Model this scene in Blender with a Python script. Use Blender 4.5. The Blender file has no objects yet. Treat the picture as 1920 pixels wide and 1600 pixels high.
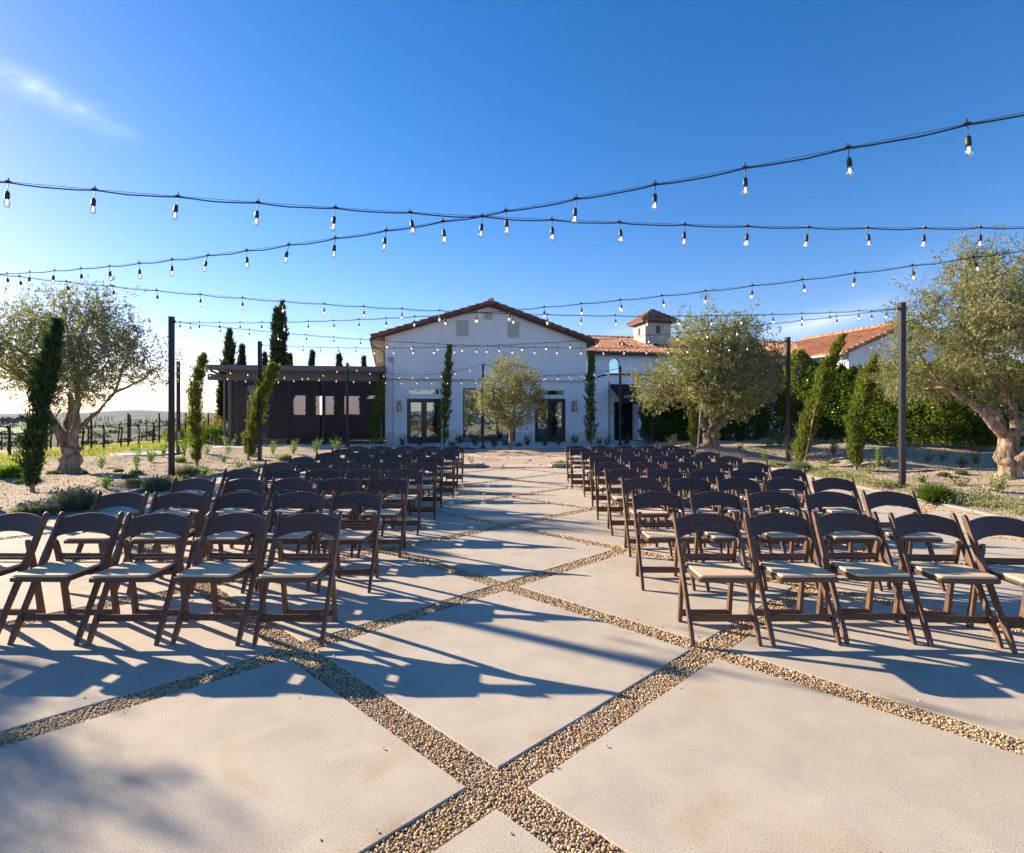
HAZE_D=3.2e-5
import bpy, math, random
import numpy as np
from mathutils import Vector, Matrix
random.seed(7)
rng = np.random.default_rng(11)
R = math.radians
S = bpy.context.scene
COL = S.collection
F, HY, EYE = 1055.0, 775.0, 1.5          # focal length in photo pixels, horizon row, eye height

# ------------------------------------------------------------------ helpers
def gp(x, y, z=0.0):
    """measured photo point that lies at height z -> world position"""
    d = F*(EYE-z)/(y-HY)
    return ((x-960)/F*d, d, z)

def link(o, parent=None):
    COL.objects.link(o)
    if parent is not None: o.parent = parent
    return o

def tag(o, label=None, cat=None, group=None, kind=None):
    if label: o['label'] = label
    if cat: o['category'] = cat
    if group: o['group'] = group
    if kind: o['kind'] = kind
    return o

def empty(name, loc=(0,0,0), rz=0.0, label=None, cat=None, group=None):
    o = bpy.data.objects.new(name, None)
    o.empty_display_size = .2
    o.location = loc; o.rotation_euler = (0,0,rz)
    link(o); return tag(o, label, cat, group)

def np_mesh(name, V, Fc, mat, parent=None, smooth=False):
    """V (n,3), Fc (m,k) uniform polygon size"""
    V = np.asarray(V, dtype=np.float32); Fc = np.asarray(Fc, dtype=np.int32)
    me = bpy.data.meshes.new(name)
    me.vertices.add(len(V)); me.vertices.foreach_set('co', V.ravel())
    k = Fc.shape[1]
    me.loops.add(Fc.size); me.loops.foreach_set('vertex_index', Fc.ravel())
    me.polygons.add(len(Fc))
    me.polygons.foreach_set('loop_start', np.arange(0, Fc.size, k, dtype=np.int32))
    me.update(calc_edges=True)
    me.polygons.foreach_set('use_smooth', np.full(len(Fc), bool(smooth)))
    me.materials.append(mat)
    o = bpy.data.objects.new(name, me)
    return link(o, parent)

class MB:
    def __init__(s): s.v = []; s.f = []; s.sm = []
    def add(s, vs, fs, sm=False):
        n = len(s.v); s.v += [tuple(p) for p in vs]
        s.f += [tuple(i+n for i in f) for f in fs]; s.sm += [sm]*len(fs)
        return s
    def box(s, x0, x1, y0, y1, z0, z1, bev=0.0, M=None):
        if bev <= 0:
            vs = [(x,y,z) for z in (z0,z1) for y in (y0,y1) for x in (x0,x1)]
            fs = [(0,2,3,1),(4,5,7,6),(0,1,5,4),(2,6,7,3),(0,4,6,2),(1,3,7,5)]
        else:
            b = min(bev, (x1-x0)/2.01, (y1-y0)/2.01, (z1-z0)/2.01)
            vs = []; idx = {}
            def V(p):
                if p not in idx: idx[p] = len(vs); vs.append(p)
                return idx[p]
            X=(x0,x1);Y=(y0,y1);Z=(z0,z1); sg=(1,-1)
            def P(i,j,k,ax):
                p=[X[i]+sg[i]*b, Y[j]+sg[j]*b, Z[k]+sg[k]*b]
                p[ax] = (X,Y,Z)[ax][(i,j,k)[ax]]
                return V(tuple(p)+(0,) if False else tuple(p))
            fs=[]
            for ax in range(3):
                for e in (0,1):
                    c=[]
                    for (a,bb) in ((0,0),(1,0),(1,1),(0,1)):
                        ijk=[0,0,0]; ijk[ax]=e; ijk[(ax+1)%3]=a; ijk[(ax+2)%3]=bb
                        c.append(P(*ijk,ax))
                    fs.append(tuple(c if e else c[::-1]))
            for ax in range(3):
                a1,a2=(ax+1)%3,(ax+2)%3
                for e1 in (0,1):
                    for e2 in (0,1):
                        q=[]
                        for t,axx in ((0,a1),(1,a1),(1,a2),(0,a2)):
                            ijk=[0,0,0]; ijk[ax]=t; ijk[a1]=e1; ijk[a2]=e2
                            q.append(P(*ijk,axx))
                        fs.append(tuple(q if e1!=e2 else q[::-1]))
            for i in (0,1):
                for j in (0,1):
                    for k in (0,1):
                        t=(P(i,j,k,0),P(i,j,k,1),P(i,j,k,2))
                        fs.append(t if (i+j+k)%2 else t[::-1])
        if M is not None: vs=[tuple(M@Vector(p)) for p in vs]
        return s.add(vs, fs)
    def extr(s, prof, off, sm=False):
        """prism: closed 3D outline prof moved by vector off"""
        n=len(prof); o=Vector(off)
        vs=[Vector(p) for p in prof]+[Vector(p)+o for p in prof]
        fs=[tuple(range(n))[::-1], tuple(range(n,2*n))]+[(i,(i+1)%n,(i+1)%n+n,i+n) for i in range(n)]
        return s.add(vs,fs,sm)
    def tube(s, pts, rad, seg=8, cap=True, sm=True, wob=0.0, seed=0):
        pts=[Vector(p) for p in pts]; n=len(pts)
        if not hasattr(rad,'__len__'): rad=[rad]*n
        rr=random.Random(seed)
        up=Vector((0,0,1)); vs=[]; prev=None
        for i,p in enumerate(pts):
            t=(pts[min(i+1,n-1)]-pts[max(i-1,0)]).normalized()
            if prev is None:
                a=t.cross(up if abs(t.z)<.9 else Vector((1,0,0))).normalized()
            else:
                a=(prev-t*prev.dot(t)).normalized()
            prev=a; b=t.cross(a)
            for k in range(seg):
                an=2*math.pi*k/seg; r=rad[i]*(1+wob*(rr.random()-.5)*2)
                vs.append(p+a*math.cos(an)*r+b*math.sin(an)*r)
        fs=[(i*seg+k,i*seg+(k+1)%seg,(i+1)*seg+(k+1)%seg,(i+1)*seg+k) for i in range(n-1) for k in range(seg)]
        s.add(vs,fs,sm)
        if cap:
            s.add(vs[:seg],[tuple(range(seg))[::-1]]); s.add(vs[-seg:],[tuple(range(seg))])
        return s
    def lathe(s, c, prof, seg=12, sm=True):
        """prof [(r,z)] round vertical axis at c"""
        vs=[]; 
        for r,z in prof:
            for k in range(seg):
                a=2*math.pi*k/seg; vs.append((c[0]+r*math.cos(a),c[1]+r*math.sin(a),c[2]+z))
        fs=[(i*seg+k,i*seg+(k+1)%seg,(i+1)*seg+(k+1)%seg,(i+1)*seg+k) for i in range(len(prof)-1) for k in range(seg)]
        return s.add(vs,fs,sm)
    def mesh(s,name,mat):
        me=bpy.data.meshes.new(name); me.from_pydata(s.v,[],s.f)
        me.polygons.foreach_set('use_smooth', s.sm); me.materials.append(mat); me.update()
        return me
    def build(s,name,mat,parent=None,label=None):
        o=bpy.data.objects.new(name,s.mesh(name,mat)); link(o,parent)
        if label: o['label']=label
        return o

def copy_tree(o, parent=None):
    c=o.copy(); COL.objects.link(c); c.parent=parent
    for ch in [k for k in o.children]: copy_tree(ch,c)
    return c

# ------------------------------------------------------------------ materials
class NT:
    def __init__(s,name):
        s.m=bpy.data.materials.new(name); s.m.use_nodes=True; s.t=s.m.node_tree; s.t.nodes.clear()
        s.out=s.n('ShaderNodeOutputMaterial')
    def n(s,typ,**kw):
        nd=s.t.nodes.new(typ)
        for k,v in kw.items():
            if k.startswith('i_'): nd.inputs[k[2:].replace('_',' ')].default_value=v
            else: setattr(nd,k,v)
        return nd
    def l(s,a,b): s.t.links.new(a,b)
    def coord(s,scale=(1,1,1),rot=(0,0,0),kind='Object'):
        tc=s.n('ShaderNodeTexCoord'); mp=s.n('ShaderNodeMapping')
        mp.inputs['Scale'].default_value=scale; mp.inputs['Rotation'].default_value=rot
        s.l(tc.outputs[kind],mp.inputs[0]); return mp.outputs[0]
    def noise(s,vec,scale,detail=4,rough=.55,dist=0):
        nd=s.n('ShaderNodeTexNoise'); nd.inputs['Scale'].default_value=scale
        nd.inputs['Detail'].default_value=detail; nd.inputs['Roughness'].default_value=rough
        nd.inputs['Distortion'].default_value=dist
        if vec is not None: s.l(vec,nd.inputs['Vector'])
        return nd.outputs['Fac']
    def ramp(s,fac,stops):
        r=s.n('ShaderNodeValToRGB'); e=r.color_ramp.elements
        while len(e)<len(stops): e.new(.5)
        for i,(p,c) in enumerate(stops):
            e[i].position=p; e[i].color=(c[0],c[1],c[2],1) if hasattr(c,'__len__') else (c,c,c,1)
        s.l(fac,r.inputs[0]); return r.outputs[0]
    def mix(s,fac,a,b,typ='MIX'):
        m=s.n('ShaderNodeMix',data_type='RGBA',blend_type=typ)
        for ix,v in ((0,fac),(6,a),(7,b)):
            sock=m.inputs[ix]
            if hasattr(v,'is_output'): s.l(v,sock)
            elif hasattr(v,'__len__'): sock.default_value=(v[0],v[1],v[2],1)
            else: sock.default_value=v if ix==0 else (v,v,v,1)
        return m.outputs[2]
    def math(s,op,a,b=0.0,clamp=False):
        m=s.n('ShaderNodeMath',operation=op,use_clamp=clamp)
        for i,v in enumerate((a,b)):
            if hasattr(v,'is_output'): s.l(v,m.inputs[i])
            else: m.inputs[i].default_value=v
        return m.outputs[0]
    def bump(s,h,strength=.3,dist=.01,nrm=None):
        b=s.n('ShaderNodeBump'); b.inputs['Strength'].default_value=strength; b.inputs['Distance'].default_value=dist
        s.l(h,b.inputs['Height'])
        if nrm is not None: s.l(nrm,b.inputs['Normal'])
        return b.outputs[0]
    def pbr(s,col,rough=.6,nrm=None,metal=0,spec=.5,**kw):
        p=s.n('ShaderNodeBsdfPrincipled')
        if hasattr(col,'is_output'): s.l(col,p.inputs['Base Color'])
        else: p.inputs['Base Color'].default_value=(*col,1)
        if hasattr(rough,'is_output'): s.l(rough,p.inputs['Roughness'])
        else: p.inputs['Roughness'].default_value=rough
        p.inputs['Metallic'].default_value=metal; p.inputs['Specular IOR Level'].default_value=spec
        for k,v in kw.items(): p.inputs[k].default_value=v
        if nrm is not None: s.l(nrm,p.inputs['Normal'])
        return p.outputs[0]
    def fin(s,sh): s.l(sh,s.out.inputs['Surface']); return s.m

def simple(name,c,rough=.6,metal=0,var=.15,scale=6,bump=0,spec=.5,bscale=60,**kw):
    t=NT(name); v=t.coord(); n=t.noise(v,scale,5)
    a=[x*(1-var) for x in c]; b=[min(1,x*(1+var)) for x in c]
    col=t.ramp(n,[(.3,a),(.7,b)])
    nr=t.bump(t.noise(v,bscale,3),bump,.01) if bump else None
    return t.fin(t.pbr(col,rough,nr,metal,spec,**kw))

def leafmat(name,top,under,var=.35,trans=.35,rough=.5,spec=.3,scale=9):
    t=NT(name); v=t.coord()
    n=t.noise(v,scale,4,.7); n2=t.noise(v,1.1,2)
    g=t.n('ShaderNodeNewGeometry')
    c=t.mix(g.outputs['Backfacing'],top,under)
    c=t.mix(1.0,c,t.ramp(n,[(.28,1-var*1.4),(.72,1+var)]),'MULTIPLY')
    c=t.mix(1.0,c,t.ramp(n2,[(.3,(.85,.9,.8)),(.7,(1.15,1.08,1.0))]),'MULTIPLY')
    p=t.pbr(c,rough,None,0,spec)
    tr=t.n('ShaderNodeBsdfTranslucent'); t.l(t.mix(1.0,c,(1.25,1.35,.6),'MULTIPLY'),tr.inputs[0])
    m=t.n('ShaderNodeMixShader'); m.inputs[0].default_value=trans
    t.l(p,m.inputs[1]); t.l(tr.outputs[0],m.inputs[2])
    return t.fin(m.outputs[0])

def bark(name,a,b,scale=6):
    t=NT(name); v=t.coord((1,1,.28)); n=t.noise(v,scale*2.2,6,.7,.6); n2=t.noise(v,scale*.5,3)
    c=t.mix(t.ramp(n2,[(.35,0),(.65,1)]),a,b)
    c=t.mix(1.0,c,t.ramp(n,[(.36,.22),(.5,.9),(.66,1.2)]),'MULTIPLY')
    return t.fin(t.pbr(c,.9,t.bump(n,1.0,.05),0,.2))

M={}
# concrete slabs
t=NT('brushed_concrete'); v=t.coord()
n1=t.noise(v,.55,5,.6); n2=t.noise(v,3.5,6,.65,.4); n3=t.noise(v,170,3,.7); n4=t.noise(v,420,2,.8)
c=t.mix(t.ramp(n1,[(.3,0),(.7,1)]),(.485,.412,.318),(.585,.502,.398))
c=t.mix(1.0,c,t.ramp(n2,[(.25,.82),(.6,1.0),(.8,1.07)]),'MULTIPLY')
c=t.mix(1.0,c,t.ramp(n3,[(.32,.50),(.50,1.02),(.8,1.2)]),'MULTIPLY')
st=t.noise(v,1.6,2,.5,1.2)
c=t.mix(1.0,c,t.ramp(st,[(.60,(1,1,1)),(.70,(.93,.89,.82)),(.82,(.86,.78,.66))]),'MULTIPLY')
h=t.math('ADD',t.math('MULTIPLY',n3,.6),t.math('MULTIPLY',n4,.5))
M['conc']=t.fin(t.pbr(c,.85,t.bump(h,.35,.004),0,.3))
M['conc2']=simple('pale_concrete',(.60,.54,.46),.85,var=.08,scale=1.5,bump=.25,bscale=90)
M['kerb']=simple('kerb_concrete',(.27,.235,.185),.9,var=.15,scale=5,bump=.3,bscale=70)
# pebbles: each pebble coloured by a cell pattern
def stones(name,scale,cols,bump=1.0,dist=.01,dark=.35):
    t=NT(name); v=t.coord()
    vo=t.n('ShaderNodeTexVoronoi'); vo.inputs['Scale'].default_value=scale; t.l(v,vo.inputs['Vector'])
    sep=t.n('ShaderNodeSeparateColor'); t.l(vo.outputs['Color'],sep.inputs[0])
    c=t.ramp(sep.outputs[0],cols)
    d=t.ramp(vo.outputs['Distance'],[(.25,1),(.62,dark)])
    c=t.mix(1.0,c,d,'MULTIPLY')
    hh=t.ramp(vo.outputs['Distance'],[(0,1),(.3,.85),(.65,0)])
    return t.fin(t.pbr(c,.6,t.bump(hh,bump,dist),0,.4))
PC=[(0,(.30,.17,.07)),(.2,(.55,.34,.15)),(.4,(.62,.44,.24)),(.55,(.20,.14,.09)),(.7,(.70,.56,.38)),(.85,(.46,.27,.11)),(1,(.78,.68,.52))]
M['pebble_bed']=stones('pebble_bed',95,PC)
t=NT('river_pebble'); v=t.coord()
vo=t.n('ShaderNodeTexWhiteNoise'); 
g=t.n('ShaderNodeAttribute'); g.attribute_name='rnd'
c=t.ramp(g.outputs['Fac'],PC)
c=t.mix(1.0,c,t.ramp(t.noise(v,300,2),[(.3,.8),(.7,1.1)]),'MULTIPLY')
M['pebble']=t.fin(t.pbr(c,.6,None,0,.25))
# gravel planting bed
t=NT('gravel'); v=t.coord()
vo=t.n('ShaderNodeTexVoronoi'); vo.inputs['Scale'].default_value=38; t.l(v,vo.inputs['Vector'])
sep=t.n('ShaderNodeSeparateColor'); t.l(vo.outputs['Color'],sep.inputs[0])
c=t.ramp(sep.outputs[0],[(0,(.48,.35,.23)),(.3,(.72,.55,.38)),(.6,(.82,.66,.48)),(.8,(.56,.42,.28)),(1,(.86,.76,.6))])
c=t.mix(1.0,c,t.ramp(vo.outputs['Distance'],[(.2,1),(.65,.45)]),'MULTIPLY')
n2=t.noise(v,.9,4,.6,.5)
c=t.mix(t.ramp(n2,[(.48,0),(.68,1)]),c,t.mix(.35,c,(.40,.27,.15)))
M['gravel']=t.fin(t.pbr(c,.9,t.bump(t.math('ADD',vo.outputs['Distance'],t.math('MULTIPLY',t.noise(v,9,4),-1.5)),.9,.03),0,.2))
# far terrain
t=NT('hill_land'); v=t.coord()
n1=t.noise(v,.012,5,.55,.4); n2=t.noise(v,.12,6,.7); n3=t.noise(v,.0018,4,.5)
c=t.ramp(n1,[(.38,(.03,.048,.024)),(.46,(.08,.115,.03)),(.52,(.14,.18,.045)),(.58,(.24,.22,.11)),(.64,(.05,.07,.03))])
c=t.mix(t.ramp(n3,[(.42,0),(.52,1)]),c,(.025,.04,.026))
c=t.mix(1.0,c,t.ramp(n2,[(.3,.55),(.7,1.3)]),'MULTIPLY')
M['land']=t.fin(t.pbr(c,.95,t.bump(n2,.6,1.5),0,.1))
M['field']=simple('crop_field',(.06,.20,.035),.9,var=.2,scale=.05)
M['grassground']=simple('dry_grass_soil',(.30,.26,.09),.95,var=.35,scale=1.4,bump=.8,bscale=14)
M['grass']=leafmat('grass_blades',(.30,.32,.06),(.34,.33,.08),.4,.45)
# wood / chair
t=NT('stained_chair_wood'); oi=t.n('ShaderNodeObjectInfo'); tc=t.n('ShaderNodeTexCoord'); mp=t.n('ShaderNodeMapping')
mp.inputs['Scale'].default_value=(3.2,26,26); t.l(tc.outputs['Object'],mp.inputs[0])
n=t.noise(mp.outputs[0],4,6,.65,.8)
c=t.ramp(n,[(.28,(.048,.026,.017)),(.5,(.088,.048,.031)),(.75,(.135,.077,.05))])
c=t.mix(1.0,c,t.ramp(oi.outputs['Random'],[(0,.82),(1,1.12)]),'MULTIPLY')
M['chair']=t.fin(t.pbr(c,.42,t.bump(n,.25,.002),0,.45))
t=NT('stained_chair_wood_upright'); oi=t.n('ShaderNodeObjectInfo'); tc=t.n('ShaderNodeTexCoord'); mp=t.n('ShaderNodeMapping')
mp.inputs['Scale'].default_value=(26,10,3.2); mp.inputs['Rotation'].default_value=(R(-28),0,0); t.l(tc.outputs['Object'],mp.inputs[0])
n=t.noise(mp.outputs[0],4,6,.65,.8)
c=t.ramp(n,[(.28,(.07,.036,.021)),(.5,(.130,.070,.042)),(.75,(.20,.115,.07))])
c=t.mix(1.0,c,t.ramp(oi.outputs['Random'],[(0,.82),(1,1.12)]),'MULTIPLY')
M['chair2']=t.fin(t.pbr(c,.42,t.bump(n,.25,.002),0,.45))
t=NT('beige_vinyl'); v=t.coord(); oi=t.n('ShaderNodeObjectInfo')
n=t.noise(v,7,4,.6,.6); c=t.mix(1.0,(.72,.52,.32),t.ramp(n,[(.3,.9),(.7,1.05)]),'MULTIPLY')
c=t.mix(1.0,c,t.ramp(oi.outputs['Random'],[(0,(.86,.86,.84)),(1,(1.06,1.04,1.0))]),'MULTIPLY')
M['vinyl']=t.fin(t.pbr(c,.5,t.bump(t.noise(v,16,3,.5,1.5),.25,.01),0,.4))
M['pole']=simple('black_powder_coat',(.016,.016,.018),.38,var=.25,scale=4,bump=.05)
M['cable']=simple('black_rubber',(.018,.018,.02),.5)
M['steel']=simple('steel_wire',(.10,.10,.11),.4,.8)
t=NT('white_stucco'); v=t.coord(); 
tc=t.n('ShaderNodeTexCoord'); sx=t.n('ShaderNodeSeparateXYZ'); t.l(tc.outputs['Object'],sx.inputs[0])
c=t.ramp(t.noise(v,.9,5,.6),[(.3,(.82,.79,.765)),(.7,(.88,.855,.83))])
strk=t.noise(t.coord((5,5,.25)),1.3,4,.6); c=t.mix(1.0,c,t.ramp(strk,[(.3,.975),(.5,1.0)]),'MULTIPLY')
base=t.math('ADD',sx.outputs[2],t.math('MULTIPLY',t.noise(v,2.5,4),-.9)); c=t.mix(1.0,c,t.ramp(base,[(.0,(.80,.76,.70)),(.18,(1,1,1))]),'MULTIPLY')
M['stucco']=t.fin(t.pbr(c,.9,t.bump(t.math('ADD',t.noise(v,45,3),t.math('MULTIPLY',t.noise(v,9,3),.8)),.5,.012),0,.2))
M['stucco2']=simple('white_stucco_wing',(.86,.83,.80),.9,var=.03,scale=.8,bump=.35,bscale=45)
M['tan']=simple('tan_trim',(.55,.46,.34),.8,var=.06)
M['vent']=simple('cream_vent',(.60,.56,.48),.7,var=.04)
M['dark']=simple('black_frame_paint',(.012,.015,.022),.3,var=.1)
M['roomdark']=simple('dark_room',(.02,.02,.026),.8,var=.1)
M['fascia']=simple('brown_fascia',(.06,.042,.035),.6,var=.1)
M['white']=simple('white_trim',(.8,.8,.8),.5,var=.03)
M['awn']=simple('black_canvas',(.006,.006,.009),.9,var=.1)
M['metalroof']=simple('grey_brown_metal',(.13,.12,.125),.5,.2,var=.12,scale=1)
M['conduit']=simple('grey_conduit',(.35,.35,.36),.5,.3)
M['stake']=simple('raw_stake_wood',(.50,.31,.16),.8,var=.2,scale=12)
M['curtain']=simple('white_curtain',(.75,.77,.8),.9,var=.04)
M['sofa']=simple('black_leather',(.03,.028,.028),.35,var=.2)
# tiles
def tile(name,stops):
    t=NT(name); v=t.coord(); 
    vo=t.n('ShaderNodeTexVoronoi'); vo.inputs['Scale'].default_value=3.4; t.l(v,vo.inputs['Vector'])
    sep=t.n('ShaderNodeSeparateColor'); t.l(vo.outputs['Color'],sep.inputs[0])
    c=t.ramp(sep.outputs[0],stops)
    c=t.mix(1.0,c,t.ramp(t.noise(v,14,4,.7),[(.3,.75),(.7,1.15)]),'MULTIPLY')
    return t.fin(t.pbr(c,.8,None,0,.3))
M['tile']=tile('terracotta',[(0,(.40,.16,.085)),(.3,(.54,.25,.14)),(.6,(.62,.33,.20)),(.85,(.46,.19,.10)),(1,(.68,.46,.32))])
M['tilew']=tile('tower_terracotta',[(0,(.30,.12,.065)),(.4,(.42,.19,.10)),(.8,(.36,.14,.08)),(1,(.55,.34,.22))])
M['tile2']=tile('orange_terracotta',[(0,(.40,.155,.07)),(.5,(.50,.21,.10)),(1,(.58,.28,.16))])
M['tiled']=tile('weathered_brown_tile',[(0,(.16,.065,.042)),(.5,(.24,.095,.06)),(1,(.30,.13,.085))])
t=NT('painted_brick'); v=t.coord((1,1,1))
br=t.n('ShaderNodeTexBrick'); br.inputs['Scale'].default_value=4.5; br.inputs['Mortar Size'].default_value=.025
br.inputs['Color1'].default_value=(.62,.55,.46,1); br.inputs['Color2'].default_value=(.52,.45,.37,1); br.inputs['Mortar'].default_value=(.42,.37,.31,1)
cx=t.n('ShaderNodeSeparateXYZ'); t.l(v,cx.inputs[0]); cb=t.n('ShaderNodeCombineXYZ')
t.l(t.math('ADD',cx.outputs[0],cx.outputs[1]),cb.inputs[0]); t.l(cx.outputs[2],cb.inputs[1]); t.l(cb.outputs[0],br.inputs['Vector'])
M['brick']=t.fin(t.pbr(br.outputs['Color'],.9,t.bump(br.outputs['Fac'],-.5,.02),0,.2))
# flagstone
t=NT('flagstone'); v=t.coord(); 
vo=t.n('ShaderNodeTexVoronoi',feature='DISTANCE_TO_EDGE'); vo.inputs['Scale'].default_value=1.15; vo.inputs['Randomness'].default_value=.85
vc=t.n('ShaderNodeTexVoronoi'); vc.inputs['Scale'].default_value=1.15; vc.inputs['Randomness'].default_value=.85
t.l(v,vo.inputs['Vector']); t.l(v,vc.inputs['Vector'])
sep=t.n('ShaderNodeSeparateColor'); t.l(vc.outputs['Color'],sep.inputs[0])
c=t.ramp(sep.outputs[0],[(0,(.50,.37,.28)),(.4,(.60,.46,.37)),(.7,(.55,.44,.33)),(1,(.66,.50,.42))])
c=t.mix(1.0,c,t.ramp(t.noise(v,3,5),[(.3,.85),(.7,1.08)]),'MULTIPLY')
c=t.mix(t.ramp(vo.outputs['Distance'],[(.015,1),(.035,0)]),c,(.22,.15,.10))
M['flag']=t.fin(t.pbr(c,.85,t.bump(t.ramp(vo.outputs['Distance'],[(.01,0),(.05,1)]),.6,.02),0,.2))
# glass pane: reflects, lets some of the room through
def glass(name,tint,tr=.5,rough=.02,base=.35,troom=None):
    t=NT(name); fr=t.n('ShaderNodeFresnel'); fr.inputs['IOR'].default_value=1.6
    gl=t.n('ShaderNodeBsdfGlossy'); gl.inputs['Roughness'].default_value=rough; gl.inputs['Color'].default_value=(*tint,1)
    ntx=t.noise(t.coord(),1.7,2); t.l(t.bump(ntx,.08,.05),gl.inputs['Normal'])
    tp=t.n('ShaderNodeBsdfTransparent'); tp.inputs[0].default_value=(tr,tr,tr,1)
    m=t.n('ShaderNodeMixShader'); t.l(t.math('ADD',fr.outputs[0],base,True),m.inputs[0]); t.l(tp.outputs[0],m.inputs[1]); t.l(gl.outputs[0],m.inputs[2])
    return t.fin(m.outputs[0])
M['glass']=glass('window_glass',(.55,.68,.75),.7,base=.42)
M['archglass']=glass('teal_window_glass',(.42,.60,.64),.15,base=.8)
# mesh screens
t=NT('dark_mesh_screen'); v=t.coord((1,1,1))
tp=t.n('ShaderNodeBsdfTransparent'); tp.inputs[0].default_value=(.8,.82,1,1)
p=t.pbr(t.ramp(t.noise(v,1.2,4),[(.3,(.010,.009,.014)),(.7,(.018,.016,.024))]),.45,t.bump(t.noise(v,1.5,3),.3,.1),0,.5)
tl=t.n('ShaderNodeBsdfTranslucent'); tl.inputs[0].default_value=(.04,.03,.034,1)
m0=t.n('ShaderNodeMixShader'); m0.inputs[0].default_value=.3; t.l(p,m0.inputs[1]); t.l(tl.outputs[0],m0.inputs[2])
m=t.n('ShaderNodeMixShader'); m.inputs[0].default_value=.79; t.l(tp.outputs[0],m.inputs[1]); t.l(m0.outputs[0],m.inputs[2])
M['screen']=t.fin(m.outputs[0])
# bulbs
t=NT('clear_bulb_glass'); tp=t.n('ShaderNodeBsdfTransparent'); tp.inputs[0].default_value=(.93,.93,.95,1); gl=t.n('ShaderNodeBsdfGlossy'); gl.inputs['Roughness'].default_value=.05
lw=t.n('ShaderNodeLayerWeight'); lw.inputs[0].default_value=.35
m=t.n('ShaderNodeMixShader'); t.l(t.math('MULTIPLY',lw.outputs['Fresnel'],.8),m.inputs[0]); t.l(tp.outputs[0],m.inputs[1]); t.l(gl.outputs[0],m.inputs[2])
M['bulb']=t.fin(m.outputs[0])
t=NT('glowing_filament'); e=t.n('ShaderNodeEmission'); e.inputs[0].default_value=(1,.66,.36,1); e.inputs[1].default_value=1.7
M['fil']=t.fin(e.outputs[0])
# plants
M['olive']=leafmat('olive_leaf',(.185,.19,.085),(.33,.325,.205),.45,.36,.45,.35,7)
M['cyp']=leafmat('cypress_foliage',(.15,.185,.035),(.17,.20,.045),.45,.38,.7,.15,11)
M['cypd']=leafmat('dark_cypress_foliage',(.05,.09,.04),(.06,.10,.045),.5,.3,.7,.15,9)
M['cypf']=leafmat('tall_cypress_foliage',(.05,.075,.03),(.06,.085,.035),.5,.25,.8,.1,2)
M['hedge']=leafmat('ficus_leaf',(.075,.135,.018),(.115,.175,.035),.4,.40,.30,.5,8)
M['hedgey']=leafmat('yellow_ficus_leaf',(.16,.205,.022),(.20,.24,.05),.4,.42,.30,.5,8)
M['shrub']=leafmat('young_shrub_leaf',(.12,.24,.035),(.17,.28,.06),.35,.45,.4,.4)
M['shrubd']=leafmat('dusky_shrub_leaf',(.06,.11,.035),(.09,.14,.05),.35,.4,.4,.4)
M['gshrub']=leafmat('grey_green_leaf',(.17,.20,.14),(.22,.25,.19),.3,.35,.6,.2)
M['pale']=leafmat('pale_groundcover_leaf',(.28,.30,.16),(.32,.33,.2),.3,.4,.6,.2)
M['flower']=simple('lavender_flower',(.22,.17,.27),.8,var=.3,scale=30)
M['bark']=bark('olive_bark',(.26,.19,.13),(.42,.33,.24))
M['barkd']=bark('vine_bark',(.05,.035,.028),(.09,.065,.05),12)
M['twig']=bark('pale_twig_bark',(.36,.27,.17),(.48,.37,.25),12)
M['far']=leafmat('distant_tree_leaf',(.035,.05,.03),(.04,.055,.03),.4,.1,.9,.1,.2)

# ------------------------------------------------------------------ foliage
def unit(a): return a/np.maximum(np.linalg.norm(a,axis=1,keepdims=True),1e-6)
def rdir(n): return unit(rng.normal(size=(n,3)))
def leaf_arrays(P,D,L,W,curl=.15):
    n=len(P); D=unit(D); Sx=unit(np.cross(D,rdir(n))); N=np.cross(D,Sx)
    L=np.asarray(L).reshape(-1,1)*np.ones((n,1)); W=np.asarray(W).reshape(-1,1)*np.ones((n,1))
    V=np.empty((n,4,3)); V[:,0]=P; V[:,1]=P+D*L*.5+Sx*W*.5+N*W*curl; V[:,2]=P+D*L; V[:,3]=P+D*L*.5-Sx*W*.5+N*W*curl
    return V.reshape(-1,3)
def leaf_obj(name,V,mat,parent=None):
    n=len(V)//4
    return np_mesh(name,V,np.arange(4*n).reshape(n,4),mat,parent)

def twigs(C,D,ln,per,L,W,spread=.8,droop=0.0):
    """C centres, D directions: each twig carries `per` leaves"""
    n=len(C); s=rng.random((n,per,1))
    P=C[:,None,:]+D[:,None,:]*ln*s+rng.normal(size=(n,per,3))*.012
    dd=D[:,None,:]*.9+rng.normal(size=(n,per,3))*spread; dd[...,2]-=droop
    P=P.reshape(-1,3); dd=dd.reshape(-1,3); m=len(P)
    return leaf_arrays(P,dd,L*rng.uniform(.7,1.25,m),W*rng.uniform(.7,1.2,m))

def blob_points(blobs,n,shell=.55):
    vol=np.array([b[3]*b[4]*b[5] for b in blobs])**.72; k=rng.choice(len(blobs),n,p=vol/vol.sum())
    B=np.array(blobs)[k]; d=rdir(n); r=(shell+(1-shell)*rng.random(n))**1.0*rng.uniform(.75,1.08,n)
    low=rng.random(n)<.35; r=np.where(low,rng.random(n)**.5,r)
    P=B[:,:3]+d*B[:,3:6]*r[:,None]
    if n>1000:   # twigs gather into tufts with gaps between them
        m=n//10; k=rng.integers(m,size=n); j=rng.random(n)<.74
        sc=float(np.mean(B[:,3]))*.17
        P=np.where(j[:,None],P[k]+rng.normal(size=(n,3))*sc,P); d=np.where(j[:,None],d[k],d)
    return P,d,B[:,:3]

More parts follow.
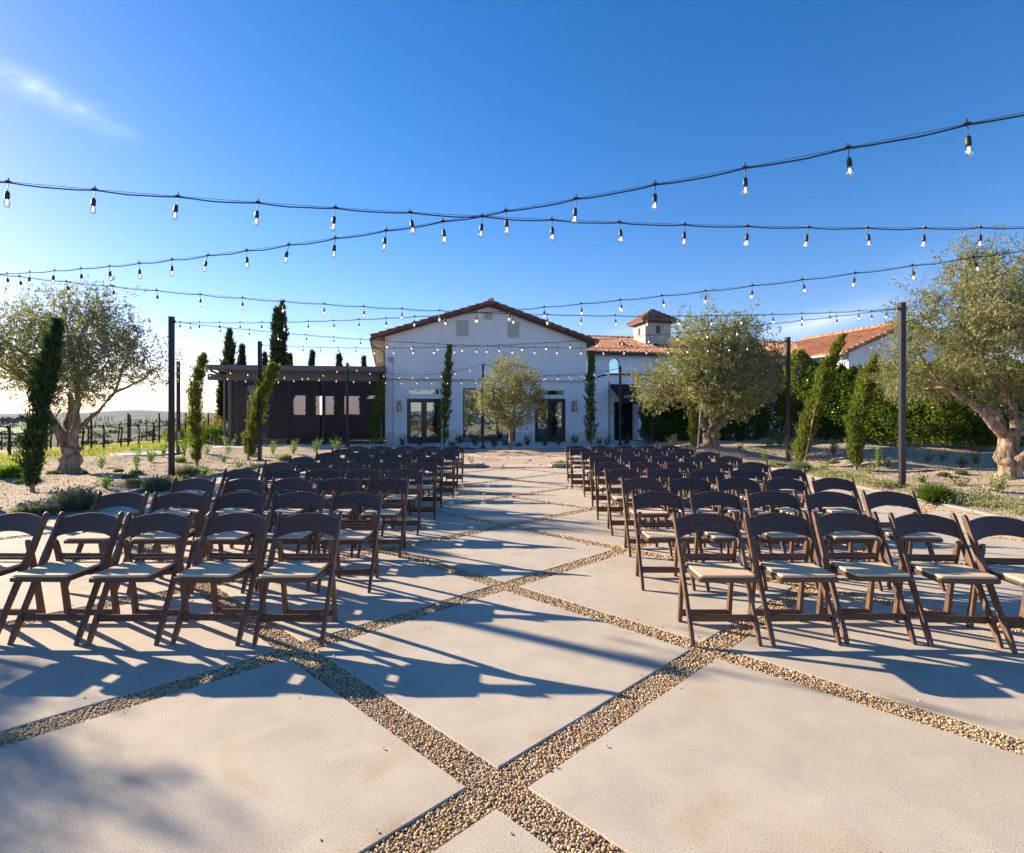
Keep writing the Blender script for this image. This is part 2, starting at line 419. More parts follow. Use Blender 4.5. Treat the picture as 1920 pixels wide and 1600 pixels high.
def limb(mb,a,b,r0,r1,bend=.15,n=7,seed=0,seg=8,wob=.12):
    rr=random.Random(seed); a=Vector(a); b=Vector(b); L=(b-a).length
    off=Vector((rr.uniform(-1,1),rr.uniform(-1,1),rr.uniform(-.3,.6)))*bend*L
    pts=[];rad=[]
    for i in range(n):
        s=i/(n-1); p=a.lerp(b,s)+off*math.sin(math.pi*s)+Vector((rr.uniform(-1,1),rr.uniform(-1,1),rr.uniform(-1,1)))*.02*L*(0<i<n-1)
        pts.append(p); rad.append(r0+(r1-r0)*s**.8)
    mb.tube(pts,rad,seg,True,True,wob,seed); return pts

def olive(loc,label,trunk_pts,trunk_rad,limbs,blobs,nt,L=.085,W=.024,per=11,group=None,sprays=(),burls=(),sticks=70):
    root=empty('olive_tree',loc,0,label,'tree',group)
    mb=MB(); TP=[];TR=[]
    for (a,b,ra,rb) in zip(trunk_pts,trunk_pts[1:],trunk_rad,trunk_rad[1:]):
        for u in (0,.25,.5,.75): TP.append(Vector(a).lerp(Vector(b),u)); TR.append(ra+(rb-ra)*u)
    TP.append(Vector(trunk_pts[-1])); TR.append(trunk_rad[-1]); mb.tube(TP,TR,26,True,True,.03,3)
    for (p,r) in burls:
        prof=[(r*math.sin(math.pi*i/10),-r*math.cos(math.pi*i/10)*.8) for i in range(11)]
        mb.lathe(p,prof,18)
    ends=[]
    for i,(a,b,r0,r1,bd) in enumerate(limbs):
        pts=limb(mb,a,b,r0,r1,bd,8,i*7+3,9); ends.append(Vector(b)); ends.append(pts[5])
    to=mb.build('trunk',M['bark'],root); gnarl(to.data,trunk_rad[0]*.075,6.0)
    br=MB()
    for i,b in enumerate(blobs):
        c=Vector(b[:3]); e=min(ends,key=lambda q:(q-c).length)
        limb(br,e,c,.035,.014,.18,6,i,6)
        for k in range(sticks//len(blobs)+1):
            d=Vector(rdir(1)[0]); d.z=abs(d.z)*.7+.1*d.z
            q=c+Vector((d.x*b[3],d.y*b[4],d.z*b[5]))*.9
            limb(br,c.lerp(e,.2*random.random()),q,.014,.004,.12,5,i*31+k,5)
    br.build('branches',M['twig'],root)
    P,d,c=blob_points(blobs,nt)
    D=unit(d*.8+rng.normal(size=(nt,3))*.55+np.array([0,0,.45]))
    V=twigs(P,D,.26,per,L,W)
    if len(sprays):
        # long upright shoots that leave the crown outline ragged
        SP=[];SD=[]
        for (x,y,z,dx,dz,ln) in sprays:
            dv=np.array([dx,rng.uniform(-.3,.3),dz]); dv/=np.linalg.norm(dv)
            for q in np.linspace(0,ln,int(ln/.07)):
                SP.append(np.array([x,y,z])+dv*q+rng.normal(size=3)*.05*(1+ (ln-q))); SD.append(dv+rng.normal(size=3)*.35)
        V=np.vstack([V,twigs(np.array(SP),unit(np.array(SD)),.14,6,L,W)])
    leaf_obj('crown',V,M['olive'],root)
    return root

def auto_sprays(blobs,n,lo=.25,hi=.7):
    out=[]
    for i in range(n):
        b=blobs[rng.integers(len(blobs))]; a=rng.uniform(-.2,math.pi+.2)
        x=b[0]+math.cos(a)*b[3]*.85; z=b[2]+math.sin(a)*b[5]*.85; y=b[1]+rng.uniform(-.6,.6)*b[4]
        out.append((x,y,z,math.cos(a)*.6+rng.uniform(-.3,.3),abs(math.sin(a))*.8+.4,rng.uniform(lo,hi)))
    return out

def cypress(base,axis,rad,n,label,mat,stake=None,L=.12,W=.03,group=None,name='cypress_tree',bare=.12,loose=.35,rag=1.0):
    """axis: list of (dx,dy,z) points from the ground up; rad: radius at each"""
    root=empty(name,base,0,label,'tree',group)
    ax=np.array(axis,dtype=float); H=ax[-1,2]
    tr=MB(); k=max(2,int(len(ax)*.8)); tr.tube([tuple(p) for p in ax[:k]],[max(.012,.04*(1-i/k)) for i in range(k)],7,True,True,.1)
    tr.build('trunk',M['bark'],root)
    z=bare*H*.5+(H*(1-bare*.5))*rng.random(n)**.92
    # fewer low down, clumpy
    z=z+np.sin(z*17+rng.random())*.04
    z=np.clip(z,.02,H)
    X=np.interp(z,ax[:,2],ax[:,0]); Y=np.interp(z,ax[:,2],ax[:,1]); Rr=np.interp(z,ax[:,2],rad)
    ang=rng.random(n)*2*math.pi
    lump=1+.22*rag*np.sin(3*ang+z*4.3)+.12*rag*np.sin(z*8+ang*4+1)+.16*rag*np.sin(z*21-ang*9)
    rr=Rr*lump*rng.random(n)**.4*rng.uniform(.8,1.2,n)
    # tufts: leaves gather into upward feathery sprays
    nc=max(40,n//45); k=rng.integers(nc,size=n); cz=z[:nc]; ca=ang[:nc]; cr=rr[:nc]*rng.uniform(.75,1.3,nc); tl=rng.uniform(.10,.34,nc)*(H/2.3)**.5
    pick=rng.random(n)<.62; u=rng.random(n); z=np.where(pick,cz[k]+tl[k]*(u-.4),z); z=np.clip(z,.02,H*1.01)
    ang=np.where(pick,ca[k]+rng.normal(size=n)*.22,ang); rr=np.where(pick,np.minimum(cr[k],np.interp(z,ax[:,2],rad)*1.5)*(.55+.75*u)+rng.normal(size=n)*.012,rr)
    X=np.interp(z,ax[:,2],ax[:,0]); Y=np.interp(z,ax[:,2],ax[:,1])
    P=np.stack([X+rr*np.cos(ang),Y+rr*np.sin(ang),z],1)
    dz=np.gradient(ax[:,0],ax[:,2]); tilt=np.interp(z,ax[:,2],dz)
    D=np.stack([np.cos(ang)*loose+tilt,np.sin(ang)*loose,np.ones(n)],1)+rng.normal(size=(n,3))*.3
    V=leaf_arrays(P,D,L*rng.uniform(.6,1.3,n),W*rng.uniform(.7,1.3,n))
    leaf_obj('crown',V,mat,root)
    if stake is not None:
        x0,x1,h,yy,m2=stake
        s=MB(); s.tube([(x0,yy,-.05),(x1,yy,h)],.022,8,True,False); so=s.build('stake',m2,root)
    return root
def gnarl(me,amp=.03,fr=6.0):
    """knobbly surface: push the vertices along their normals with a fixed noise field"""
    from mathutils import noise as mn
    n=len(me.vertices)
    for v in me.vertices:
        p=v.co; k=mn.noise(p*fr)+.6*mn.noise(Vector((p.x*fr*3,p.y*fr*3,p.z*fr*.8)))
        v.co=p+v.normal*amp*k
    me.update()
# ================================================================== camera, light, world
cam=bpy.data.cameras.new('camera'); co=bpy.data.objects.new('camera',cam); COL.objects.link(co)
co.location=(0,0,EYE); co.rotation_euler=(R(90),0,0); cam.lens=36*F/1920; cam.sensor_width=36
cam.shift_y=-(800-HY)/1920; cam.clip_end=40000; cam.clip_start=.05; S.camera=co
SUN_EL=20.0; SD=Vector((-.865*math.cos(R(SUN_EL)),.502*math.cos(R(SUN_EL)),math.sin(R(SUN_EL)))).normalized()
sl=bpy.data.lights.new('sun','SUN'); sl.energy=5.0; sl.angle=R(.55); sl.color=(1,.84,.63)
so=bpy.data.objects.new('sun',sl); COL.objects.link(so); so.rotation_euler=SD.to_track_quat('Z','Y').to_euler()
w=bpy.data.worlds.new('World'); S.world=w; w.use_nodes=True; nt=w.node_tree; nt.nodes.clear()
W_=lambda ty:nt.nodes.new(ty)
out=W_('ShaderNodeOutputWorld'); bg=W_('ShaderNodeBackground'); sky=W_('ShaderNodeTexSky')
sky.sky_type='NISHITA'; sky.sun_disc=False; sky.sun_elevation=R(SUN_EL); sky.sun_rotation=R(-59.9)
sky.altitude=400; sky.air_density=1.0; sky.dust_density=.22; sky.ozone_density=3.0
bg.inputs[1].default_value=.083
# thin cirrus
geo=W_('ShaderNodeNewGeometry') if False else W_('ShaderNodeTexCoord')
def vdot(v,c):
    m=W_('ShaderNodeVectorMath'); m.operation='DOT_PRODUCT'; nt.links.new(v,m.inputs[0]); m.inputs[1].default_value=c; return m.outputs['Value']
def mth(op,a,b=0,cl=False):
    m=W_('ShaderNodeMath'); m.operation=op; m.use_clamp=cl
    for i,q in enumerate((a,b)):
        if hasattr(q,'is_output'): nt.links.new(q,m.inputs[i])
        else: m.inputs[i].default_value=q
    return m.outputs[0]
dirv=geo.outputs['Generated']
def sd(x,y): return Vector(((x-960)/F,1,(HY-y)/F)).normalized()
def noise_w(scale,sc,det=5,rot=(0,0,0)):
    mp=W_('ShaderNodeMapping'); mp.inputs['Scale'].default_value=sc; mp.inputs['Rotation'].default_value=rot; nt.links.new(dirv,mp.inputs[0])
    n=W_('ShaderNodeTexNoise'); n.inputs['Scale'].default_value=scale; n.inputs['Detail'].default_value=det; n.inputs['Roughness'].default_value=.6; n.inputs['Distortion'].default_value=.4
    nt.links.new(mp.outputs[0],n.inputs['Vector']); return n.outputs['Fac']
tot=None
for (x0,y0,x1,y1,wd,amp) in ((-200,40,290,272,.030,.55),(1080,650,1290,600,.018,.0),(1380,640,1720,560,.030,.45),(1560,560,1900,470,.05,.16),(560,610,700,640,.010,.4),(1130,625,1300,600,.018,.4)):
    a=sd(x0,y0); b=sd(x1,y1); nn=a.cross(b).normalized(); mid=(a+b).normalized(); along=(b-a).normalized()
    q=mth('ABSOLUTE',mth('ADD',vdot(dirv,nn),0)); f1=mth('SUBTRACT',1,mth('DIVIDE',q,wd),True)
    hl=(b-a).length*.5; u=mth('ABSOLUTE',mth('SUBTRACT',vdot(dirv,along),mid.dot(along)))
    f2=mth('SUBTRACT',1,mth('DIVIDE',u,hl),True)
    f=mth('MULTIPLY',mth('MULTIPLY',mth('MULTIPLY',f1,f1),f2),amp)
    tot=f if tot is None else mth('ADD',tot,f)
ns=mth('MULTIPLY',mth('SUBTRACT',noise_w(7,(1,1,3)),.36),4,True)
ns2=mth('ADD',mth('MULTIPLY',noise_w(28,(1,1,4)),.9),.35)
fac=mth('MULTIPLY',mth('MULTIPLY',tot,ns),ns2,True)
mx=W_('ShaderNodeMix'); mx.data_type='RGBA'; nt.links.new(fac,mx.inputs[0]); hs=W_('ShaderNodeHueSaturation'); hs.inputs['Saturation'].default_value=1.34; nt.links.new(sky.outputs[0],hs.inputs['Color']); tn=W_('ShaderNodeMix'); tn.data_type='RGBA'; tn.blend_type='MULTIPLY'; tn.inputs[0].default_value=1; nt.links.new(hs.outputs[0],tn.inputs[6]); tn.inputs[7].default_value=(1.15,.845,.93,1); nt.links.new(tn.outputs[2],mx.inputs[6]); mx.inputs[7].default_value=(8.5,8.6,9.0,1)
nt.links.new(mx.outputs[2],bg.inputs[0]); nt.links.new(bg.outputs[0],out.inputs[0])
S.view_settings.view_transform='Standard'; S.view_settings.look='None'; S.view_settings.gamma=1; S.view_settings.exposure=1.47
S.cycles.max_bounces=7; S.cycles.transparent_max_bounces=14; S.cycles.volume_bounces=0

# ================================================================== terrain
ZD=np.array([0,25,60,150,400,1000,2500,6000,12000,20000]); ZZ=np.array([0,0,-2.1,-5.6,-11.8,-20.3,-36,-55,-76,-120.])
def terr(X,Y):
    d=np.hypot(X,Y); zf=np.interp(d,ZD,ZZ)
    e=np.clip((-16.8-X)/9,0,1)
    e2=np.clip((d-60)/80,0,1)
    b=np.maximum(e*e*(3-2*e),e2)
    und=.0042*d*(np.sin(X/ (35+.11*d)+1.3)*np.cos(Y/(48+.13*d))+.6*np.sin((X+1.7*Y)/(90+.03*d)+.5)+.35*np.sin((2*X-Y)/(23+.05*d)))
    mt=np.clip((d-8500)/2500,0,1); a=np.arctan2(X,Y)
    ridge=95+38*np.sin(a*9+1)+24*np.sin(a*23+2)+10*np.sin(a*61)
    z=zf+und*np.clip((d-30)/60,0,1)*(1-mt)+mt*(ridge-28)*np.exp(-((d-11500)/2200)**2)
    return b*z
rr=np.concatenate([np.linspace(3,40,20),np.geomspace(44,20000,110)]); na=300
th=np.linspace(0,2*math.pi,na,endpoint=False)
RR,TH=np.meshgrid(rr,th,indexing='ij'); X=RR*np.sin(TH); Y=RR*np.cos(TH)
Z=terr(X,Y)-np.where(RR<44,.30,0.0)
V=np.stack([X,Y,Z],-1).reshape(-1,3); V=np.vstack([V,[[0,0,-.3]]])
i,j=np.meshgrid(np.arange(len(rr)-1),np.arange(na),indexing='ij'); j2=(j+1)%na
Fq=np.stack([i*na+j,(i+1)*na+j,(i+1)*na+j2,i*na+j2],-1).reshape(-1,4)
Fc=np.stack([np.full(na,len(V)-1),np.arange(na),(np.arange(na)+1)%na,(np.arange(na)+1)%na],-1)[:0]
o=np_mesh('ground',V,Fq,M['land'],None,True); tag(o,kind='structure')
# bright crop field on the far slope
def patch(name,pts,mat,zoff=.4):
    n=14; P=np.array(pts,float); g=[]
    for a in np.linspace(0,1,n):
        for b in np.linspace(0,1,n):
            p=P[0]*(1-a)*(1-b)+P[1]*a*(1-b)+P[2]*a*b+P[3]*(1-a)*b; g.append(p)
    g=np.array(g); z=terr(g[:,0],g[:,1])+zoff; V=np.column_stack([g,z])
    q=[(i*n+j,(i+1)*n+j,(i+1)*n+j+1,i*n+j+1) for i in range(n-1) for j in range(n-1)]
    return tag(np_mesh(name,V,q,mat,None,True),kind='structure')
def dirpt(px,d): 
    return ((px-960)/F*d, d)
patch('crop_field',[dirpt(-60,330),dirpt(75,300),dirpt(90,900),dirpt(-60,1000)],M['field'],1.2)

# near sheets: gravel beds and dry grass
def inpatio(x,y): return abs(x)<7.12 and -9<y<15.45
def ingrass(x,y):
    lim=-11.8-(y-13)*.6 if y<17 else -13.9
    lim+=.35*math.sin(y*2.1)+.25*math.sin(y*5.3+1)
    return x<lim if y>-2 else x<-9-.3*abs(y)
def bedz(x,y):
    z=.075+.035*math.sin(x*2.3+y*.7)+.03*math.sin(x*.9-y*3.1)+.018*math.sin(x*7.1+y*5.3)*math.cos(y*6.2)
    # settle to nothing by the paving
    d=max(math.hypot(x-.05,y-19.6)-4.0,0); k=min(1,d/.8)
    k=min(k,max(0,(24.2-y)/.8) if -13.5<x<6.5 else 1)
    k2=min(1,max(0,(abs(x)-7.12))/.4+ (max(0,(y-15.45))/.4 if y>15.45 else 0)) if y<17 else 1
    bm=0
    if x>4:
        q=min(1,max(0,(x-7.3)/2.6 if y<15.5 else max((x-7.3)/2.6,min((x-4.2)/2.2,(y-15.6)/2.2)))); q=q*q*(3-2*q)
        q2=min(1,max(0,(25.0-y)/3.5)); ry=min(1,max(0,(y-13.2)/4)); bm=(.10+.24*ry*ry*(3-2*ry))*q*q2*q2*(3-2*q2)*min(1,max(0,(y+2)/4))
    return z*k*min(1,.12+k2) -.03*(1-k)+bm
def gz(x,y): return float(terr(np.array(float(x)),np.array(float(y))))+bedz(x,y)
def gpz(px,py):
    """measured photo point on the uneven bed surface -> world position"""
    z=.05
    for _ in range(25):
        X,Y,_z=gp(px,py,z); z=.5*z+.5*gz(X,Y)
    return X,Y,z
def sheet(name,pred,mat,x0,x1,y0,y1,st=.25):
    nx=int(round((x1-x0)/st))+1; ny=int(round((y1-y0)/st))+1
    xs=np.linspace(x0,x1,nx); ys=np.linspace(y0,y1,ny); V=[];
    for y in ys:
        for x in xs: V.append((x,y,float(terr(np.array(x),np.array(y)))+bedz(x,y)))
    q=[]
    for jj in range(ny-1):
        for ii in range(nx-1):
            cx=(xs[ii]+xs[ii+1])/2; cy=(ys[jj]+ys[jj+1])/2
            if pred(cx,cy): q.append((jj*nx+ii,jj*nx+ii+1,(jj+1)*nx+ii+1,(jj+1)*nx+ii))
    return tag(np_mesh(name,V,q,mat,None,True),kind='structure')
sheet('gravel_bed',lambda x,y:not inpatio(x,y) and not ingrass(x,y),M['gravel'],-30,30,-12,36)
sheet('grass_slope',lambda x,y:ingrass(x,y),M['grassground'],-34,-8,-12,44)

# ------------------------------------------------------------------ patio: concrete squares set in pebble joints
CX,CY,HD,HW=-.06,2.26,1.312,.085     # crossing, half diagonal, half joint width (perpendicular)
def clip(poly,xm0,xm1,ym0,ym1):
    for ax,lim,sg in ((0,xm0,1),(0,xm1,-1),(1,ym0,1),(1,ym1,-1)):
        outp=[]
        for a,b in zip(poly,poly[1:]+poly[:1]):
            ina=(a[ax]-lim)*sg>=0; inb=(b[ax]-lim)*sg>=0
            if ina: outp.append(a)
            if ina!=inb:
                s=(lim-a[ax])/(b[ax]-a[ax]); outp.append(tuple(a[k]+(b[k]-a[k])*s for k in (0,1)))
        poly=outp
        if len(poly)<3: return []
    return poly
mb=MB(); rad=HD-HW*math.sqrt(2)
for m in range(-12,14):
    for k in range(-8,9):
        if (m+k)%2==0: continue
        cx=CX+k*HD; cy=CY+m*HD
        pl=clip([(cx+rad,cy),(cx,cy+rad),(cx-rad,cy),(cx,cy-rad)],-7.0,7.0,-8.5,15.35)
        if not pl: continue
        mx_=sum(p[0] for p in pl)/len(pl); my_=sum(p[1] for p in pl)/len(pl); n=len(pl)
        def ins(p,e):
            v=Vector((p[0]-mx_,p[1]-my_)); L=v.length; v*= (L-e)/L; return (mx_+v.x,my_+v.y)
        top=[ins(p,.006) for p in pl]; 
        vs=[(*p,0) for p in top]+[(*p,-.005) for p in pl]+[(*p,-.06) for p in pl]
        fs=[tuple(range(n))]+[(i,i+n,(i+1)%n+n,(i+1)%n) for i in range(n)]+[(i+n,i+2*n,(i+1)%n+2*n,(i+1)%n+n) for i in range(n)]
        mb.add(vs,fs)
tag(mb.build('patio',M['conc']),kind='structure')
mb=MB(); mb.add([(-7.1,-8.6,-.011),(7.1,-8.6,-.011),(7.1,15.45,-.011),(-7.1,15.45,-.011)],[(0,1,2,3)])
tag(mb.build('pebble_joint_base',M['pebble_bed']),kind='structure')
# loose pebbles lying in the joints, packed by hand near the camera, looser further off
ico=[(0,0,1)]+[(.894*math.cos(a),.894*math.sin(a),.447) for a in np.arange(5)*2*math.pi/5]+[(.894*math.cos(a),.894*math.sin(a),-.447) for a in (np.arange(5)+.5)*2*math.pi/5]+[(0,0,-1)]
icf=[(0,i+1,(i+1)%5+1) for i in range(5)]+[(i+1,i+6,(i+1)%5+1) for i in range(5)]+[((i+1)%5+1,i+6,(i+1)%5+6) for i in range(5)]+[(11,(i+1)%5+6,i+6) for i in range(5)]
ico=np.array(ico); icf=np.array(icf)
def stones_obj(name,P,sx,sy,sz,mat,tilt=.3,kind='stuff',label=None,cat=None):
    n=len(P); a=rng.random(n)*2*math.pi; V=ico[None]*np.stack([sx,sy,sz],1)[:,None,:]
    tx=rng.normal(size=n)*tilt; c,s=np.cos(tx)[:,None],np.sin(tx)[:,None]
    V=np.stack([V[...,0],V[...,1]*c-V[...,2]*s,V[...,1]*s+V[...,2]*c],-1)
    c,s=np.cos(a)[:,None],np.sin(a)[:,None]
    V=np.stack([V[...,0]*c-V[...,1]*s,V[...,0]*s+V[...,1]*c,V[...,2]],-1)+P[:,None,:]
    Fc=(icf[None]+(np.arange(n)*12)[:,None,None]).reshape(-1,3)
    o=np_mesh(name,V.reshape(-1,3),Fc,mat,None,True)
    at=o.data.attributes.new('rnd','FLOAT','POINT'); at.data.foreach_set('value',np.repeat(rng.random(n),12).astype(np.float32))
    return tag(o,label,cat,None,kind)
P=[]
def injoint(x,y):
    u=((x-CX)+(y-CY))/2/HD; v=((x-CX)-(y-CY))/2/HD      # joints at integer u or v
    du=abs(u-round(u))*2*HD/math.sqrt(2); dv=abs(v-round(v))*2*HD/math.sqrt(2)
    return (du<HW-.004)|(dv<HW-.004)
for (y0,y1,sp) in ((1.35,3.2,.0092),(3.2,5.6,.0125),(5.6,9,.02),(9,15.3,.03)):
    xm=y1*.98
    nx=int(2*xm/sp); ny=int((y1-y0)/sp)
    gx,gy=np.meshgrid(np.arange(nx)*sp-xm,np.arange(ny)*sp+y0); gx=gx+rng.normal(size=gx.shape)*sp*.33; gy=gy+rng.normal(size=gy.shape)*sp*.33
    u=((gx-CX)+(gy-CY))/2/HD; v=((gx-CX)-(gy-CY))/2/HD
    du=np.abs(u-np.round(u))*2*HD/math.sqrt(2); dv=np.abs(v-np.round(v))*2*HD/math.sqrt(2)
    ok=((du<HW-.003)|(dv<HW-.003))&(np.abs(gx)<np.minimum(6.9,gy*.96+.15))
    gx=gx[ok];gy=gy[ok]; n=len(gx); s=sp*rng.uniform(.5,.86,n)
    P.append((gx,gy,s))
gx=np.concatenate([p[0] for p in P]); gy=np.concatenate([p[1] for p in P]); s=np.concatenate([p[2] for p in P])
k=520; q=rng.integers(len(gx),size=k); gx=np.concatenate([gx,gx[q]+rng.normal(size=k)*.06]); gy=np.concatenate([gy,gy[q]+rng.normal(size=k)*.06]); s=np.concatenate([s,s[q]*.8]); n=len(gx)
Pp=np.stack([gx,gy,-.0095+rng.uniform(-.004,.004,n)+np.where(np.arange(n)>=n-520,.013,0)],1)
stones_obj('joint_pebbles',Pp,s*rng.uniform(.9,1.35,n),s*rng.uniform(.75,1,n),s*rng.uniform(.5,.75,n),M['pebble'])
print('pebbles',n)
# debris on the slabs
n=240; px=rng.uniform(-6.5,6.5,n); py=rng.uniform(1.5,14,n); s=rng.uniform(.0018,.0052,n)
stones_obj('leaf_litter',np.stack([px,py,np.full(n,.002)],1),s*1.8,s*.8,s*.3,simple('dry_leaf_bits',(.10,.07,.045),.9,var=.4))
# bed stones
n=7000; px=np.where(rng.random(n)<.5,rng.uniform(-12.5,-7.3,n),rng.uniform(7.3,14.5,n)); py=rng.uniform(5,19,n); s=rng.uniform(.006,.018,n)
pz=np.array([gz(a,b) for a,b in zip(px,py)])
stones_obj('bed_stones',np.stack([px,py,pz+s*.2],1),s*1.2,s,s*.7,M['pebble'])
# kerbs
mb=MB()
for sx in (-1,1):
    a,b=(7.0,7.11)
    mb.box(min(sx*a,sx*b),max(sx*a,sx*b),-8.6,15.36,-.1,.07 if sx<0 else .03,.008)
tag(mb.build('patio_edge_kerb',M['kerb']),kind='structure')
mb=MB(); mb.box(-6.99,-.95,15.37,15.5,-.1,.11,.01); mb.box(1.15,6.99,15.37,15.5,-.1,.11,.01)
mb.tube([(-.95,15.44,.05),(-.8,15.6,.05),(-.85,16.0,.04)],.06,8); mb.tube([(1.15,15.44,.05),(1.05,15.6,.05),(1.1,16.0,.04)],.06,8)
tag(mb.build('far_kerb',M['kerb']),kind='structure')
# flagstone plaza, path and terrace
mb=MB(); cxy=(.05,19.6); ns_=64; r=4.15
vs=[(cxy[0]+r*math.cos(2*math.pi*i/ns_)*(1+.012*math.sin(i*5)),cxy[1]+r*math.sin(2*math.pi*i/ns_)*(1+.012*math.sin(i*5)),.022) for i in range(ns_)]
mb.add(vs,[tuple(range(ns_))]); mb.add([(-.85,15.36,.016),(1.1,15.36,.016),(1.1,16.2,.016),(-.85,16.2,.016)],[(0,1,2,3)])
tag(mb.build('flagstone_plaza',M['flag']),kind='structure')
mb=MB(); mb.box(-14.2,6.4,24.1,31.0,-.3,.03,.01); tag(mb.build('terrace',M['conc2']),kind='structure')
mb=MB(); x,y,_=gp(275,855); mb.lathe((x,y,-.05),[(0,.16),(1.0,.16),(1.05,.13),(1.05,0)],40,False); mb.v=[(a+(a-x)*.02,b,c) for a,b,c in mb.v]
tag(mb.build('round_pad',M['conc2']),'low round pale concrete pad on the gravel behind the left black posts','concrete pad')
mb=MB(); vs=[(-.04+(1.22+.12*math.sin(i*2.3)+.06*math.sin(i*5))*math.cos(2*math.pi*i/40),20.7+(1.22+.12*math.sin(i*2.3)+.06*math.sin(i*5))*math.sin(2*math.pi*i/40),.03) for i in range(40)]
vs.append((-.04,20.8,.13)); vi=[(-.04+(p[0]+.04)*.55,20.7+(p[1]-20.7)*.55,.10+.03*math.sin(k)) for k,p in enumerate(vs[:40])]
mb.add(vs[:40]+vi+[vs[40]],[(i,(i+1)%40,(i+1)%40+40,i+40) for i in range(40)]+[(i+40,(i+1)%40+40,80) for i in range(40)],True)
tag(mb.build('tree_pit_soil',M['gravel']),kind='structure')

# ================================================================== chairs
import bmesh
def bevel_me(me,wd=.004,seg=2):
    bm=bmesh.new(); bm.from_mesh(me); bmesh.ops.remove_doubles(bm,verts=bm.verts,dist=1e-5)
    eds=[e for e in bm.edges if len(e.link_faces)==2 and e.calc_face_angle(0)>.5]
    bmesh.ops.bevel(bm,geom=eds,offset=wd,segments=seg,affect='EDGES',profile=.6)
    bmesh.ops.recalc_face_normals(bm,faces=bm.faces)
    bm.to_mesh(me); bm.free(); me.polygons.foreach_set('use_smooth',[False]*len(me.polygons)); me.update()
    return me
def py_(z): return -.215+.42*z/.775
def post_bm(xc,th=.024):
    L=[];Rt=[]
    tdir=Vector((0,.42,.775)).normalized(); nd=Vector((0,tdir.z,-tdir.y))
    for z,wd in ((0,.030),(.06,.040),(.13,.044),(.2,.036),(.36,.042),(.5,.056),(.58,.050),(.66,.040),(.73,.040),(.765,.034),(.785,.018)):
        c=Vector((xc-th/2,py_(z),z)); L.append(c-nd*wd/2); Rt.append(c+nd*wd/2)
    L[0].z=0;Rt[0].z=0
    m=MB(); m.extr(L+Rt[::-1],(th,0,0)); return m
def leg_bm(xc,th=.028):
    L=[];Rt=[]
    for y,z,wd in ((.212,0,.034),(.205,.06,.044),(.165,.30,.036),(.13,.46,.036),(.108,.55,.036),(.096,.595,.028),(.092,.612,.012)):
        L.append(Vector((xc-th/2,y-wd/2,z))); Rt.append(Vector((xc-th/2,y+wd/2,z)))
    m=MB(); m.extr(L+Rt[::-1],(th,0,0)); return m
def rrect(x0,x1,y0,y1,r,z,n=5):
    p=[]
    for cx,cy,a0 in ((x1-r,y1-r,0),(x0+r,y1-r,90),(x0+r,y0+r,180),(x1-r,y0+r,270)):
        for i in range(n+1):
            a=R(a0+90*i/n); p.append((cx+r*math.cos(a),cy+r*math.sin(a),z))
    return p
CH={}
CH['front_leg0']=bevel_me(post_bm(-.216).mesh('front_leg',M['chair2'])); CH['front_leg1']=bevel_me(post_bm(.216).mesh('front_leg',M['chair2']))
CH['rear_leg0']=bevel_me(leg_bm(-.176).mesh('rear_leg',M['chair2'])); CH['rear_leg1']=bevel_me(leg_bm(.176).mesh('rear_leg',M['chair2']))
m=MB(); n=15; fr=[];bk=[]
for i in range(n):
    s=-1+2*i/(n-1); x=s*.2035; c=1-s*s
    zt=.742+.036*c; zb=.622+.036*c; yo=.020*c
    for lst,th in ((fr,-.009),(bk,.009)):
        lst.append([(x,py_(zb)+yo+th,zb),(x,py_(zt)+yo+th,zt)])
vs=[p for a in fr for p in a]+[p for a in bk for p in a]; o2=2*n; fs=[]
for i in range(n-1):
    a,b,c_,d=2*i,2*i+1,2*i+2,2*i+3
    fs+=[(a,c_,d,b),(a+o2,b+o2,d+o2,c_+o2),(b,d,d+o2,b+o2),(a,a+o2,c_+o2,c_)]
fs+=[(0,1,1+o2,o2),(2*n-2,2*n-2+o2,2*n-1+o2,2*n-1)]
m.add(vs,fs); CH['backrest']=bevel_me(m.mesh('backrest',M['chair']),.004)
m=MB(); m.extr(rrect(-.194,.194,-.262,.095,.03,.418),(0,0,.028)); CH['seat']=bevel_me(m.mesh('seat',M['chair']),.005)
m=MB(); m.extr(rrect(-.180,.180,-.250,.082,.028,.444),(0,0,.018)); me=bevel_me(m.mesh('cushion',M['vinyl']),.007,3); me.polygons.foreach_set('use_smooth',[len(p.vertices)<8 for p in me.polygons]); CH['cushion']=me
m=MB(); m.box(-.162,.162,.108,.124,.466,.484,.003); m.box(-.162,.162,.104,.120,.487,.512,.004); CH['back_rail']=m.mesh('back_rail',M['chair'])
m=MB(); m.box(-.2045,.2045,py_(.15)-.008,py_(.15)+.010,.126,.170,.003); CH['front_stretcher']=m.mesh('front_stretcher',M['chair'])
m=MB(); m.box(-.162,.162,.190,.214,.042,.086,.003); m.box(-.03,.03,.187,.192,.074,.083,.001); CH['rear_stretcher']=m.mesh('rear_stretcher',M['chair'])
proto=empty('folding_chair',(0,0,0))
for k in ('front_leg0','front_leg1','rear_leg0','rear_leg1','backrest','seat','back_rail','front_stretcher','rear_stretcher'):
    nm=k.rstrip('01'); o=bpy.data.objects.new(nm,CH[k]); link(o,proto)
    if nm=='seat':
        c=bpy.data.objects.new('seat_cushion',CH['cushion']); link(c,o)
ORD=['front','second','third','fourth','fifth','sixth','seventh','eighth','last']
SEAT=['at the aisle','second from the aisle','in the middle','second from the outer end','at the outer end']
